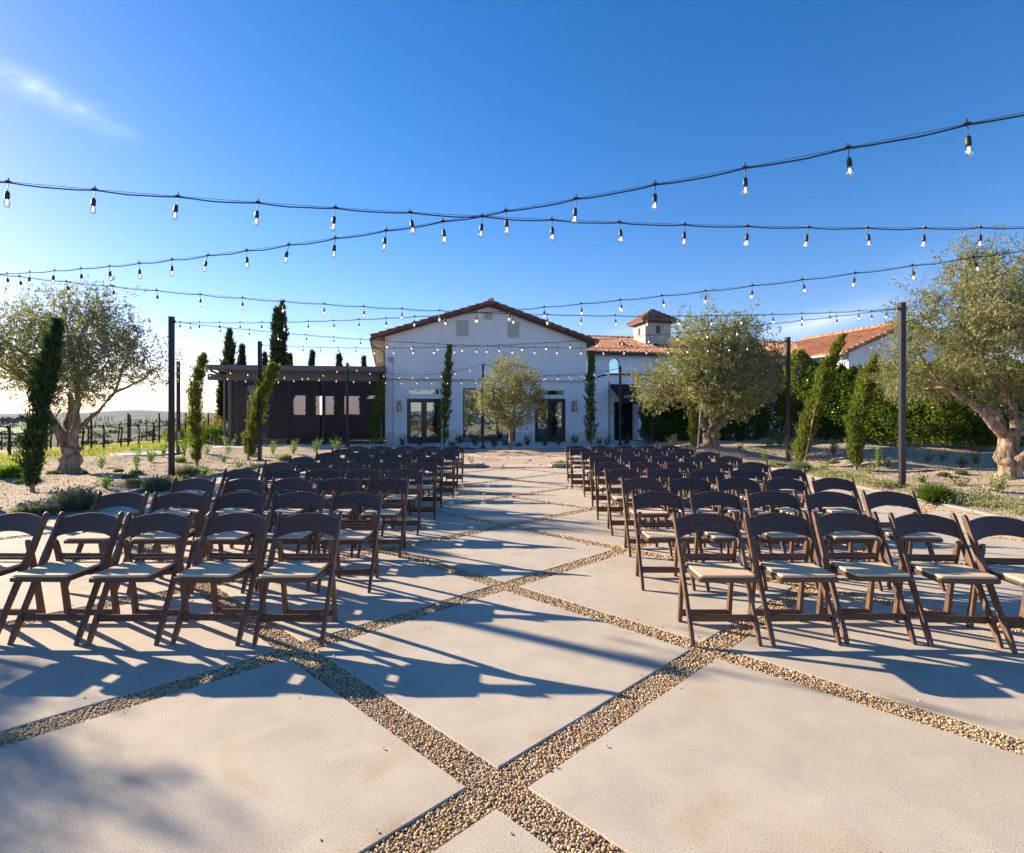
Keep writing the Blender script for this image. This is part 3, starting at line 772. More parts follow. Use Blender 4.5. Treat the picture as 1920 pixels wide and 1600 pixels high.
# back-top positions of the chair nearest the aisle, row by row: (x of its inner post, y)
LEFT=[(-1.235,4.06),(-1.19,5.14),(-1.16,6.24),(-1.16,7.3),(-1.10,8.28),(-1.13,9.3),(-1.04,10.35),(-1.07,11.35),(-1.06,12.4)]
RIGHT=[(1.165,4.05),(1.112,5.17),(1.232,6.28),(1.22,7.3),(1.22,8.35),(1.30,9.45),(1.30,10.5),(1.19,11.5),(1.21,12.6)]
first=True
rj=random.Random(5)
for side,rows in ((-1,LEFT),(1,RIGHT)):
    for r_,(px_,yt) in enumerate(rows):
        sp=.530 if r_ else .531
        for s_ in range(5):
            c=proto if first else copy_tree(proto); first=False
            x=px_+side*(.216+sp*s_)+rj.uniform(-.012,.012)*(s_>0)
            y=yt-.205+rj.uniform(-.03,.03)*(1 if r_ else .3)
            rz=rj.gauss(0,2.2)*(1 if r_ else .6)
            if side>0 and r_==0:
                y=[3.845,3.85,3.87,3.82,3.72][s_]; rz=[0,1,-1,-2.5,-3][s_]; x=[1.385,1.90,2.40,2.92,3.37][s_]
            if side<0 and r_==0:
                y=[3.85,3.86,3.85,3.86,3.86][s_]
            c.location=(x,y,.0005); c.rotation_euler=(0,0,R(rz))
            tag(c,'brown folding chair %s of the %s row, %s block'%(SEAT[s_],ORD[r_],'left' if side<0 else 'right'),'chair','brown folding chairs set out in rows on the patio')

# ================================================================== light poles and strings
PT=3.66; PA=3.56
def pole(x,y,label,h=PT,box=False,base=True):
    r=empty('light_pole',(x,y,0),R(rj.uniform(-2,2)),label,'light pole','black poles carrying the string lights')
    m=MB(); m.box(-.048,.048,-.048,.048,-.05,h,.004); m.build('post',M['pole'],r)
    m=MB(); m.box(-.052,.052,-.052,.052,h+.001,h+.012,.003); m.build('cap',M['pole'],r)
    sx=1 if x<0 else -1
    m=MB(); m.tube([(sx*.048,0,PA-.0),(sx*.085,0,PA)],.012,8); m.lathe((sx*.075,0,PA-.03),[(.0,0),(.018,0),(.018,.06),(0,.06)],8); m.build('eye_bolt',M['pole'],r)
    m=MB(); m.box(-.1,.1,-.1,.1,.0,.012+.09,.003); m.build('base_plate',M['pole'],r)
    if box:
        m=MB(); m.box(.05,.09,-.12,-.02,.62,.86,.006); b=m.build('outlet_box',M['conduit'],r)
    return r
PL={}
for k,x,y,lb in (('L0',-7.7,3.9,'black square pole beside the nearest left chairs, outside the left picture edge'),
    ('L1',-7.7,8.3,'black square pole left of the patio, just outside the left picture edge'),
    ('L2',-7.66,12.66,'black square pole at the left kerb, tallest in view on the left'),
    ('L3',-7.62,17.0,'black square pole behind the left chairs in front of the screened patio room'),
    ('R0',7.7,1.1,'black square pole right of the patio, nearest to the camera, outside the picture'),
    ('R1',7.7,6.0,'black square pole right of the patio, just outside the right picture edge'),
    ('R2',7.67,11.06,'black square pole at the right kerb, tallest in view on the right'),
    ('R3',7.90,16.1,'black square pole behind the right chairs in front of the hedge'),
    ('B0',-11.8,19.9,'black pole with a grey outlet box behind the tall left pole'),
    ('B1',-7.08,24.2,'thin black pole in front of the right half of the dark screens'),
    ('B2',-1.22,23.7,'black pole beside the small olive tree in front of the big window'),
    ('B3',4.98,25.9,'black pole in front of the black awning and door')):
    pole(x,y,lb,3.32 if k=='B0' else 3.55 if k=='B2' else PT,k=='B0'); PL[k]=Vector((x,y,PA if k!='B0' else 3.25))
sock=MB(); sock.tube([(0,0,.018),(.004,.002,-.03),(-.003,0,-.062),(0,0,-.085)],.0034,6)
sock.lathe((0,0,0),[(0,-.078),(.011,-.080),(.015,-.090),(.0195,-.098),(.0205,-.112),(.0185,-.116),(.0205,-.120),(.0205,-.146),(.016,-.150),(0,-.150)],14)
sock.tube([(-.022,0,.004),(.022,0,.004)],.0095,8); sock.box(-.004,.004,-.003,.003,.0,.036)
sock_me=sock.mesh('socket',M['cable'])
def bulb_mesh(big):
    b=MB(); b.lathe((0,0,0),[(.013,-.148),(.017,-.160),(.0245,-.178),(.027,-.196),(.024,-.212),(.014,-.223),(0,-.226)],14)
    nf=len(b.f); rr_=.0034 if not big else .0062
    b.tube([(-.006,0,-.155),(-.005,0,-.195)],rr_,6); b.tube([(.006,0,-.155),(.005,0,-.195)],rr_,6); b.tube([(0,.004,-.158),(0,.004,-.2)],rr_,6)
    me=b.mesh('bulb',M['bulb']); me.materials.append(M['fil'])
    for i,p in enumerate(me.polygons): p.material_index=1 if i>=nf else 0
    return me
bm_near=bulb_mesh(False); bm_far=bulb_mesh(True)
def string(a,b,sag,label,spacing=.62,ph=.3,droop=.013):
    A,B=PL[a] if isinstance(a,str) else Vector(a),PL[b] if isinstance(b,str) else Vector(b)
    sx=1 if A.x<B.x else -1; A=A+Vector((.09*sx,0,0)); B=B-Vector((.09*sx,0,0))
    r=empty('string_lights',A,0,label,'string lights','bulb strings zigzagging between the poles')
    L=(B-A).length
    def pt(s): 
        p=A.lerp(B,s); p.z-=4*sag*s*(1-s); return p-A
    wire=MB(); wire.tube([pt(i/28) for i in range(29)],.0022,5); wire.build('support_wire',M['steel'],r)
    n=int((L-.25)/spacing); ss=[(ph+spacing*i)/L for i in range(n+1) if ph+spacing*i<L-.12]
    pts=[pt(0)]; knots=[0]+ss+[1]
    for q,(s0,s1) in enumerate(zip(knots,knots[1:])):
        for u in (.2,.4,.6,.8,1.0):
            p=pt(s0+(s1-s0)*u); p.z-=droop*4*u*(1-u)*rj.uniform(.7,1.2)+.006; pts.append(p)
    c=MB(); c.tube(pts,.0054,6); 
    q=pts[max(3,len(pts)//3)]; c.build('cable',M['cable'],r)
    dirz=math.atan2((B-A).y,(B-A).x)
    far=(A.y+B.y)/2>9
    for s in ss:
        o=bpy.data.objects.new('socket',sock_me); link(o,r); o.scale=(.82,.82,.88); o.location=pt(s); o.rotation_euler=(R(rj.gauss(0,5)),R(rj.gauss(0,6)),dirz)
        bb=bpy.data.objects.new('bulb',bm_far if far else bm_near); link(bb,o)
string('L0','R1',.34,'string of bulbs sagging across the sky, topmost at the left edge of the photo',.62,.6)
string('L1','R0',.36,'string of bulbs rising steeply to the upper right corner of the sky')
string('L1','R2',.34,'string of bulbs from far left sky to the top of the tall right pole')
string('R1','L2',.34,'string of bulbs from right picture edge down to the top of the tall left pole')
string('L2','R3',.36,'string of bulbs from the tall left pole to the pole before the hedge')
string('L3','R2',.34,'string of bulbs from the pole before the dark screens to the tall right pole')
string('B0','B1',.55,'far bulb string along the roof of the screened room rising to its thin pole')
string('B1','B2',.42,'far bulb string sagging across the white gable wall towards the small olive tree')
string('B0','B3',.55,'longest far bulb string, low and flat from the left to the awning pole')
string('B2','B3',.40,'far bulb string from the pole by the small olive tree to the awning pole')
# ================================================================== buildings
BA=math.atan2(.218,.976); AX,AY=-6.16,27.3; U=(.976,.218); VV=(-.218,.976)
def bu(x,y,v=0.0):
    """measured photo point on the plane v of the hall's own frame -> (t along the front, height)"""
    ax,ay=AX+VV[0]*v,AY+VV[1]*v; rx=(x-960)/F
    t=(rx*ay-ax)/(U[0]-rx*U[1]); Yd=ay+U[1]*t
    return t,EYE+(HY-y)/F*Yd
def rect(x0,x1,y0,y1,v=0.0):
    t0,za=bu(x0,y0,v); t1,zb=bu(x1,y1,v); return t0,t1,min(za,zb),max(za,zb)
def wall(mb,t0,t1,z0,z1,holes,v,th=.18,topf=None):
    ts=sorted({t0,t1,*[q for h in holes for q in h[:2]]}); zs=sorted({z0,z1,*[q for h in holes for q in h[2:4]]})
    ts=[q for q in ts if t0<=q<=t1]; zs=[q for q in zs if z0<=q<=z1]
    for a,b in zip(ts,ts[1:]):
        for c,d in zip(zs,zs[1:]):
            m_=((a+b)/2,(c+d)/2)
            if any(h[0]<m_[0]<h[1] and h[2]<m_[1]<h[3] for h in holes): continue
            mb.add([(a,v,c),(b,v,c),(b,v,d),(a,v,d)],[(0,1,2,3)])
    for h in holes:
        a,b,c,d=h[:4]
        mb.add([(a,v,c),(b,v,c),(b,v,d),(a,v,d),(a,v+th,c),(b,v+th,c),(b,v+th,d),(a,v+th,d)],[(0,4,5,1),(1,5,6,2),(2,6,7,3),(3,7,4,0)])
def tiles(name,P0,a,s,La,Ls,mat,parent,keep=None,tw=.27,row=.38,sub=6):
    P0=np.array(P0,float); a=np.array(a,float); a/=np.linalg.norm(a); s=np.array(s,float); s/=np.linalg.norm(s)
    n=np.cross(a,s); n/=np.linalg.norm(n); n=n if n[2]>0 else -n
    nu=int(La/tw)*sub; us=np.linspace(0,La,nu+1); nr=max(1,int(round(Ls/row))); rw=Ls/nr
    jit=rng.normal(size=(nr,int(La/tw)+2))*.0025
    V=[];Fq=[]; idx=0
    for r in range(nr):
        for e,hh in ((0,.014),(1,.002)):
            sv=(r+e)*rw + (-.03 if e==0 else .0)
            bar=.095*np.abs(np.sin(math.pi*us/tw))**.8
            k=np.minimum((us/tw).astype(int),jit.shape[1]-1)
            V.append(P0+np.outer(us,a)+s*sv+np.outer(bar*(1-.04*e)+hh+jit[r,k],n))
    V=np.array(V); m=nu+1; L=[]
    for q in range(2*nr-1):
        base=q*m; i=np.arange(nu)
        L.append(np.stack([base+i,base+i+1,base+m+i+1,base+m+i],1))
    # front lip
    lip=P0+np.outer(us,a)-s*.03+np.outer(np.full(m,-.01),n); nV=V.reshape(-1,3); off=len(nV); nV=np.vstack([nV,lip]); i=np.arange(nu)
    L.append(np.stack([off+i,off+i+1,i+1,i],1)); Fq=np.vstack(L)
    if keep is not None:
        c=nV[Fq].mean(1); Fq=Fq[[bool(keep(p)) for p in c]]
    return np_mesh(name,nV,Fq,mat,parent)
def caps(mb,a,b,r=.11,st=.36,lift=.05):
    """overlapping half-round ridge tiles from a to b"""
    a=Vector(a); b=Vector(b); L=(b-a).length; n=int(L/st); d=(b-a)/L
    for i in range(n):
        p=a+d*(i*L/n); q=a+d*((i+1)*L/n+.05)
        mb.tube([p+Vector((0,0,lift+.02)),q+Vector((0,0,lift-.015))],[r*1.12,r*.92],10,True,True)
hall=empty('gabled_hall',(AX,AY,0),BA,'white stucco hall with low tiled gable, black french doors and louvred vents','building')
W1=10.1; ET=-.62; ER=10.75; AP=5.15; EZ=4.99; PIT=.325; EZR=EZ+ (AP-ET)*PIT-(ER-AP)*PIT
zu=lambda t: EZ+(AP-ET)*PIT-abs(t-AP)*PIT
LZ=3.17
dl=rect(763,827,747.5,829); tl=rect(766,827,728.5,741); bw=rect(868,966,728,829); dr=rect(1003,1060.5,747.5,827); tr_=rect(1022,1060,731,741)
dr=(dr[0],dr[1],.03,dr[3]); dl=(dl[0],dl[1],.03,dl[3]); tr_=(dr[0],dr[1],tl[2],tl[3]); tl=(dl[0]+.06,dl[1]-.06,tl[2],tl[3]); tr_=(dr[0]+.06,dr[1]-.06,tl[2],tl[3]); bw=(bw[0],bw[1],.06,bw[3])
mb=MB(); wall(mb,0,11.55,0,LZ,[dl,tl,bw,dr,tr_],0)
mb.box(0,.0+.2,.002,16,0,5.2); 
mb.add([(11.55,0,0),(11.55,.9,0),(11.55,.9,3.5),(11.55,0,3.5)],[(0,1,2,3)])
mb.build('wall',M['stucco'],hall)
mb=MB(); y0=-.07
pts=[(0.0,LZ),(W1,LZ),(W1,zu(W1)),(AP,zu(AP)),(0.0,zu(0))]
mb.extr([(t,y0,z) for t,z in pts],(0,.25,0)); mb.build('gable_wall',M['stucco'],hall)
mb=MB(); mb.box(W1+.003,W1+.2,-.06,16,LZ,zu(W1)); mb.build('side_wall',M['stucco'],hall)
mb=MB(); mb.box(-.02,W1+.02,-.10,-.068,LZ-.05,LZ+.025,.006); mb.build('ledge',M['conc2'],hall)
# roof
th=.15
mb=MB()
for (ta,tb) in ((ET,AP),(ER,AP)):
    za,zb=zu(ta),zu(tb); mb.extr([(ta,-.42,za),(tb,-.42,zb),(tb,-.42,zb+th),(ta,-.42,za+th)],(0,17,0))
rf=mb.build('roof',M['fascia'],hall)
mb=MB()
for i in range(24):
    v=-.3+i*.6; mb=MB(); mb.box(ET+.03,-.0,v,v+.09,zu(ET)-.10,zu(ET)-.002); mb.build('rafter_tail',M['tan'],rf)
mb=MB(); mb.box(ET-.1,ET-.002,-.42,16,zu(ET)-.04,zu(ET)+.10,.01); mb.tube([(ET-.05,-.3,zu(ET)-.04),(ET-.03,-.25,zu(ET)-.22),(-.05,-.1,zu(ET)-.55),(-.06,-.1,3.4),(-.04,-.1,3.1)],.04,8); mb.build('gutter',M['metalroof'],hall)
sl=math.sqrt(1+PIT*PIT)
def slope_tiles(ta,tb,mat):
    d=np.array([tb-ta,0,zu(tb)-zu(ta)]); L=np.linalg.norm(d)
    return tiles('roof_tiles',(ta,-.42,zu(ta)+th),(0,1,0),d,16.9,L,mat,rf)
slope_tiles(ET,AP,M['tiled']); slope_tiles(ER,AP,M['tiled'])
mb=MB()
for (ta,tb) in ((ET-.05,AP),(ER+.05,AP)):
    caps(mb,(ta,-.46,zu(ta)+th-.02),(tb,-.46,zu(tb)+th-.02),.105,.40,.03)
caps(mb,(AP,-.5,zu(AP)+th+.03),(AP,16,zu(AP)+th+.03),.13,.42,.04)
mb.build('rake_tiles',M['tiled'],rf)
mb=MB(); mb.lathe((AP,-.44,zu(AP)+th+.05),[(.0,.20),(.09,.17),(.12,.05),(.1,-.02),(0,-.02)],10); mb.build('ridge_end',M['conc2'],rf)
# vents
def vent(x0,x1,yy0,yy1):
    t0,t1,z0,z1=rect(x0,x1,yy0,yy1,-.07); m=MB(); f=.035
    m.box(t0,t1,-.088,-.07,z0,z1)
    for (a,b,c,d) in ((t0,t0+f,z0,z1),(t1-f,t1,z0,z1),(t0+f,t1-f,z1-f,z1),(t0+f,t1-f,z0,z0+f)): m.box(a,b,-.13,-.089,c,d)
    n=max(4,int((z1-z0-.07)/.085))
    for i in range(n):
        z=z0+f+(z1-z0-2*f)*(i+.1)/n; h=(z1-z0-2*f)/n
        m.extr([(t0+f,-.128,z),(t0+f,-.12,z-.004),(t0+f,-.092,z+h*.8),(t0+f,-.10,z+h*.85)],(t1-t0-2*f,0,0))
    m.build('gable_vent',M['vent'],hall)
vent(856,878,601,631); vent(952,973,604,634); vent(908,922.5,586,600)
# doors and windows
def frame(m,t0,t1,z0,z1,v0,v1,w,wb=None):
    wb=w if wb is None else wb
    m.box(t0,t0+w,v0,v1,z0,z1); m.box(t1-w,t1,v0,v1,z0,z1); m.box(t0+w,t1-w,v0,v1,z1-w,z1); m.box(t0+w,t1-w,v0,v1,z0,z0+wb)
def pane(t0,t1,z0,z1,v,par,name='pane',mat=None):
    m=MB(); m.add([(t0,v,z0),(t1,v,z0),(t1,v,z1),(t0,v,z1)],[(0,1,2,3)]); return m.build(name,mat or M['glass'],par)
def fdoor(d,par,open_=False):
    t0,t1,z0,z1=d; tm=(t0+t1)/2
    m=MB(); frame(m,t0,t1,z0,z1,.03,.12,.06,.03)
    df=m.build('french_door',M['dark'],par)
    for a,b in ((t0+.062,tm-.004),(tm+.004,t1-.062)):
        m=MB(); frame(m,a,b,z0+.032,z1-.062,.05,.10,.13,.26); lf=m.build('door_leaf',M['dark'],df)
        pane(a+.13,b-.13,z0+.292,z1-.192,.075,df)
    m=MB(); m.tube([(tm-.07,.048,1.0),(tm-.07,.0,1.0),(tm-.18,.0,1.0)],.01,6); m.tube([(tm+.07,.048,1.0),(tm+.07,.0,1.0),(tm+.18,.0,1.0)],.01,6); m.build('door_handle',M['steel'],df)
    return df
fdoor(dl,hall); fdoor(dr,hall)
for tt in (tl,tr_):
    m=MB(); frame(m,tt[0]-.05,tt[1]+.05,tt[2]-.05,tt[3]+.05,-.02,-.001,.05); frame(m,tt[0],tt[1],tt[2],tt[3],.03,.08,.05); w_=m.build('transom_window',M['white'],hall); pane(tt[0]+.05,tt[1]-.05,tt[2]+.05,tt[3]-.05,.055,w_)
t0,t1,z0,z1=bw; m=MB(); frame(m,t0,t1,z0,z1,.03,.11,.05)
q1=t0+(t1-t0)*.0; 
for f_ in (.36,.66): m.box(t0+(t1-t0)*f_-.03,t0+(t1-t0)*f_+.03,.03,.11,z0+.05,z1-.05)
w_=m.build('picture_window',M['dark'],hall)
for a,b in ((0,.36),(.36,.66),(.66,1)): pane(t0+(t1-t0)*a+.05,t0+(t1-t0)*b-.05,z0+.05,z1-.05,.07,w_)
# dim rooms behind the glass
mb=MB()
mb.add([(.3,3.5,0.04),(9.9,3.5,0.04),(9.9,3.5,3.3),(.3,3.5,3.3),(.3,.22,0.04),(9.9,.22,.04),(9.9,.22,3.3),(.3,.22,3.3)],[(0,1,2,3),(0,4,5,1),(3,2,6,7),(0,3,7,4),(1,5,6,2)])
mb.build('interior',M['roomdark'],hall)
def curtain(t0,t1,z0,z1,v,spread):
    m=MB(); n=26; nz=10; vs=[]
    for k in range(nz+1):
        s=k/nz; z=z0+(z1-z0)*s; pin=1-spread*math.exp(-((s-.38)/.25)**2)
        for i in range(n+1):
            a=i/n; vs.append((t0+(t1-t0)*a*pin,v+.03*math.sin(a*34),z))
    m.add(vs,[(k*(n+1)+i,k*(n+1)+i+1,(k+1)*(n+1)+i+1,(k+1)*(n+1)+i) for k in range(nz) for i in range(n)],True); m.build('curtain',M['curtain'],hall)
curtain(bw[0]+.1,bw[0]+.55,.1,2.7,.35,.6); curtain(bw[1]-.1,bw[1]-.6,.1,2.7,.35,.6); curtain(dr[1]-.12,dr[1]-.55,.1,2.3,.35,.7)
# wall lanterns
def lantern(x,y0_,y1_):
    t0,t1,z0,z1=rect(x-3.6,x+3.6,y0_,y1_); tm=(t0+t1)/2
    m=MB(); m.box(tm-.06,tm+.06,-.03,-.001,z0+.05,z1-.03); m.box(t0,t1,-.19,-.03,z1-.035,z1,.006); m.box(t0,t1,-.19,-.03,z0,z0+.03,.006)
    for a in (t0,t1-.015):
        for b in (-.19,-.045): m.box(a,a+.015,b,b+.015,z0+.03,z1-.035)
    l=m.build('wall_lantern',M['dark'],hall)
    m=MB(); m.box(t0+.017,t1-.017,-.172,-.047,z0+.032,z1-.037); m.build('lantern_glass',M['bulb'],l)
    m=MB(); m.tube([(tm,-.11,z0+.04),(tm,-.11,z0+.22)],.03,8); m.build('lamp_candle',M['white'],l)
lantern(748.5,753,771); lantern(1076,753,771)
m=MB(); t0,t1,z0,z1=rect(729,738,670,679,-.07); m.box(t0,t1,-.17,-.071,z0,z1,.01); tc_,z_=bu(734,690); m.tube([(t0+.2,-.10,z0),(t0+.2,-.10,.05)],.013,6); m.build('electrical_box',M['conduit'],hall)

# low entry block with raked coping, awning and black door
entry=empty('entry_block',(AX+U[0]*W1,AY+U[1]*W1,0),BA,'low white entry block with dark raked coping beside the gabled hall','building')
def L_(t): return t-W1
ta=11.5; tb=15.6; TZ=3.53
e0,e1,ez0,ez1=rect(1144,1198,721,829); ek=rect(1152,1186,755,829,.9)
mb=MB(); mb.extr([(.004,.0,LZ-.0),(L_(ta),.0,LZ+.0),(L_(ta),.0,TZ),(.004,.0,LZ+.03)],(0,.2,0))
rt=L_(e0); rb=L_(e1)
def ww(t0,t1,z0,z1): mb.add([(t0,0,z0),(t1,0,z0),(t1,0,z1),(t0,0,z1)],[(0,1,2,3)])
ww(L_(ta),rt,LZ,TZ) if rt>L_(ta) else None
ww(rt,rb,3.05,TZ); ww(rb,L_(tb),0,TZ)
mb.add([(rt,0,0),(rt,.9,0),(rt,.9,3.05),(rt,0,3.05)],[(0,1,2,3)]); mb.add([(rb,0,0),(rb,.9,0),(rb,.9,3.05),(rb,0,3.05)],[(3,2,1,0)])
mb.add([(rt,0,3.05),(rb,0,3.05),(rb,.9,3.05),(rt,.9,3.05)],[(0,1,2,3)])
mb.add([(rt,.9,0),(rb,.9,0),(rb,.9,3.05),(rt,.9,3.05)],[(0,1,2,3)]); mb.add([(0,0,TZ-.1),(L_(tb),0,TZ-.1),(L_(tb),3.4,TZ-.1),(0,3.4,TZ-.1)],[(0,1,2,3)])
mb.build('wall',M['stucco2'],entry)
mb=MB(); mb.tube([(0.02,-.03,LZ+.05),(L_(ta)-.05,-.03,TZ+.02),(L_(ta)+.1,-.03,TZ+.04),(L_(tb),-.03,TZ+.04)],.05,6,True,False); mb.build('coping',M['fascia'],entry)
mb=MB(); a0,a1=rt+.03,rb-.05
mb.extr([(a0,-.02,3.02),(a0,-1.55,2.02),(a0,-1.55,1.98),(a0,-.02,2.9)],(a1-a0,0,0)); mb.build('awning',M['awn'],entry)
mb=MB(); mb.tube([(a0+.03,-1.5,2.0),(a0+.03,-.02,1.55)],.014,6); mb.tube([(a1-.03,-1.5,2.0),(a1-.03,-.02,1.55)],.014,6); mb.build('awning_bracket',M['pole'],entry)
dk=(L_(ek[0]),L_(ek[1])); mb=MB(); mb.box(dk[0],dk[1],.80,.895,.03,2.12); d_=mb.build('door',M['awn'],entry)
mb=MB(); mb.tube([((dk[0]+dk[1])/2-.06,.78,.9),((dk[0]+dk[1])/2-.06,.78,1.15)],.012,6); mb.build('handle',M['conduit'],d_)

# long tiled wing with tower
wing=empty('tiled_wing',(AX,AY,0),BA,'long white wing with orange barrel tile roof behind the olive tree','building')
WV=3.5; WZ=5.08; RV=9.0; RZ=6.80; t_0,t_1=W1+.21,31.5
arch=[]
for x0,x1,yt,yb in ((1093,1104,670,704),(1142,1162,671,704),(1254,1272,674,706)):
    a,b,z0,z1=rect(x0,x1,yt,yb,WV); arch.append((a,b,z0,z1))
a,b,z0,z1=rect(1463,1481,677,712,WV); arch.append((a,b,z0,z1))
mb=MB(); wall(mb,t_0,t_1,0,WZ+.1,[(a,b,c,d) for a,b,c,d in arch],WV,.2)
# fill the arch spandrels
def spandrel(a,b,c,d):
    r=(b-a)/2; zc=d-r; n=8
    for sgn in (-1,1):
        cx=(a+b)/2; pts=[(cx+sgn*r,d)]+[(cx+sgn*r*math.cos(R(90*i/n)),zc+r*math.sin(R(90*i/n))) for i in range(n+1)]
        mb.add([(p,WV+.001,q) for p,q in pts],[tuple(range(len(pts)))])
for q in arch: spandrel(*q)
mb.build('wall',M['stucco2'],wing)
for k,(a,b,c,d) in enumerate(arch):
    r=(b-a)/2; cx=(a+b)/2; zc=d-r; n=14
    o_=[(b,c),(b,zc)]+[(cx+r*math.cos(R(180*i/n)),zc+r*math.sin(R(180*i/n))) for i in range(1,n)]+[(a,zc),(a,c)]
    f=.05; i_=[(b-f,c+f),(b-f,zc)]+[(cx+(r-f)*math.cos(R(180*i/n)),zc+(r-f)*math.sin(R(180*i/n))) for i in range(1,n)]+[(a+f,zc),(a+f,c+f)]
    N=len(o_); mb=MB(); mb.add([(p,WV+.08,q) for p,q in o_]+[(p,WV+.08,q) for p,q in i_],[(j,(j+1)%N,(j+1)%N+N,j+N) for j in range(N)])
    w_=mb.build('arched_window',M['dark'] if k==3 else M['white'],wing)
    mb=MB(); mb.add([(p,WV+.1,q) for p,q in i_],[tuple(range(N))]); mb.build('pane',M['dark'] if k==3 else M['archglass'],w_)
d=np.array([0,RV-(WV-.5),RZ-WZ]); L=np.linalg.norm(d)
mb=MB()
mb.extr([(t_0-.1,WV-.5,WZ-.02),(t_0-.1,RV,RZ-.02),(t_0-.1,RV,RZ-.14),(t_0-.1,WV-.5,WZ-.16)],(t_1-t_0+.1,0,0))
mb.extr([(t_0-.1,RV+3.9,WZ-.02),(t_0-.1,RV,RZ-.02),(t_0-.1,RV,RZ-.14),(t_0-.1,RV+3.9,WZ-.16)],(t_1-t_0+.1,0,0))
mb.tube([(t_0-.2,WV-.55,WZ-.08),(t_1-5.2,WV-.55,WZ-.08)],.075,8)
rf=mb.build('roof',M['fascia'],wing)
tiles('roof_tiles',(t_0-.1,WV-.5,WZ),(1,0,0),d,t_1-t_0,L,M['tile'],rf)
tiles('roof_tiles',(t_0-.1,RV+3.9,WZ),(1,0,0),(0,-3.9,RZ-WZ),t_1-t_0,math.hypot(3.9,RZ-WZ),M['tile'],rf)
mb=MB(); caps(mb,(t_0-.1,RV,RZ+.0),(t_1,RV,RZ+.0),.10,.42,.02); mb.build('ridge_tiles',M['tile'],rf)
for x,y in ((1165,642),(1228,643)):
    t,z=bu(x,y,5.4); zz=WZ+(5.4-(WV-.5))/(RV-WV+.5)*(RZ-WZ)
    mb=MB(); mb.lathe((t,5.4,zz+.05),[(.26,0),(.26,.08),(.2,.16),(0,.2)],12); mb.build('roof_vent',M['fascia'],rf)
# right gabled end wing, coming towards the camera
GT0,GT1=26.6,34.8; GE=26.05; GR=30.7; GZ=5.08; GRZ=6.95; GV=-.0
mb=MB(); slp=(GRZ-GZ)/(GR-GE); zg=lambda t: GRZ-abs(t-GR)*slp
mb.extr([(GT0,GV,0),(GT1,GV,0),(GT1,GV,zg(GT1)-.12),(GR,GV,GRZ-.12),(GT0,GV,zg(GT0)-.12)],(0,.2,0))
mb.box(GT0+.002,GT0+.2,GV+.21,WV+.5,0,zg(GT0)-.13)
mb.build('gable_end_wall',M['stucco2'],wing)
mb=MB()
for q in (GE,2*GR-GE):
    mb.extr([(q,GV-.35,GZ-.16),(GR,GV-.35,GRZ-.16),(GR,GV-.35,GRZ-.02),(q,GV-.35,GZ-.02)],(0,9,0))
rf2=mb.build('end_roof',M['fascia'],wing)
for q in (GE,2*GR-GE):
    dd=np.array([GR-q,0,GRZ-GZ]); tiles('roof_tiles',(q,GV-.35,GZ),(0,1,0),dd,9,np.linalg.norm(dd),M['tile2'],rf2)
mb=MB(); caps(mb,(GR,GV-.4,GRZ+.03),(GR,8.6,GRZ+.03),.12,.42,.04)
caps(mb,(GE,GV-.38,GZ+.0),(GR,GV-.38,GRZ+.0),.10,.4,.02); caps(mb,(2*GR-GE,GV-.38,GZ+.0),(GR,GV-.38,GRZ+.0),.10,.4,.02)
mb.build('ridge_tiles',M['tile2'],rf2)
mb=MB(); mb.tube([(GE+.02,GV-.3,GZ-.1),(GE+.02,3.0,GZ-.1)],.07,8); mb.tube([(GE+.05,GV+.1,GZ-.15),(GT0-.07,GV+.35,GZ-.5),(GT0-.07,GV+.35,.1)],.045,8); mb.build('gutter',M['conc2'],wing)
# tower
TV=6.0; a,b,_,_=rect(1210,1258,597,640,TV)
tz=7.55
mb=MB(); mb.box(a,b,TV,TV+1.8,5.4,tz); tw=mb.build('tower',M['brick'],wing)
c=((a+b)/2,TV+.9); o_=.33; ap=8.42
cor=[(a-o_,TV-o_),(b+o_,TV-o_),(b+o_,TV+1.8+o_),(a-o_,TV+1.8+o_)]
mb=MB(); mb.box(a-o_+.02,b+o_-.02,TV-o_+.02,TV+1.8+o_-.02,tz-.10,tz+.02); mb.build('tower_eave',M['fascia'],tw)
for i in range(4):
    p=Vector((*cor[i],tz+.02)); q=Vector((*cor[(i+1)%4],tz+.02)); mid=(p+q)/2; top=Vector((*c,ap))
    av=(q-p); sv=(top-mid); L=av.length; Ls=sv.length; pn=np.array(p); an=np.array(av.normalized()); sn=np.array(sv.normalized())
    def kp(pt,pn=pn,an=an,sn=sn,L=L,Ls=Ls):
        r_=pt-pn; u_=r_@an; s_=r_@sn; return abs(u_-L/2)<=L/2*(1-s_/Ls)+.03
    tiles('tower_roof',p,av,sv,L,Ls,M['tilew'],tw,kp,.24,.32)
mb=MB()
for i in range(4): caps(mb,(*cor[i],tz+.03),(*c,ap),.075,.3,.03)
mb.build('hip_tiles',M['tilew'],tw)
def archpl(name,cx,z0,z1,w_,face,mat,par):
    r=w_/2; zc=z1-r; o_=[(cx+r,z0)]+[(cx+r*math.cos(R(18*i)),zc+r*math.sin(R(18*i))) for i in range(11)]+[(cx-r,z0)]
    m=MB()
    if face=='f': m.extr([(p,TV-.012,q) for p,q in o_],(0,.01,0))
    else: m.extr([(a-.012,p,q) for p,q in o_],(.01,0,0))
    return m.build(name,mat,par)
archpl('tower_window',(a+b)/2,6.75,7.28,.32,'f',M['dark'],tw); archpl('tower_window',TV+.9,6.7,7.22,.34,'s',M['dark'],tw)

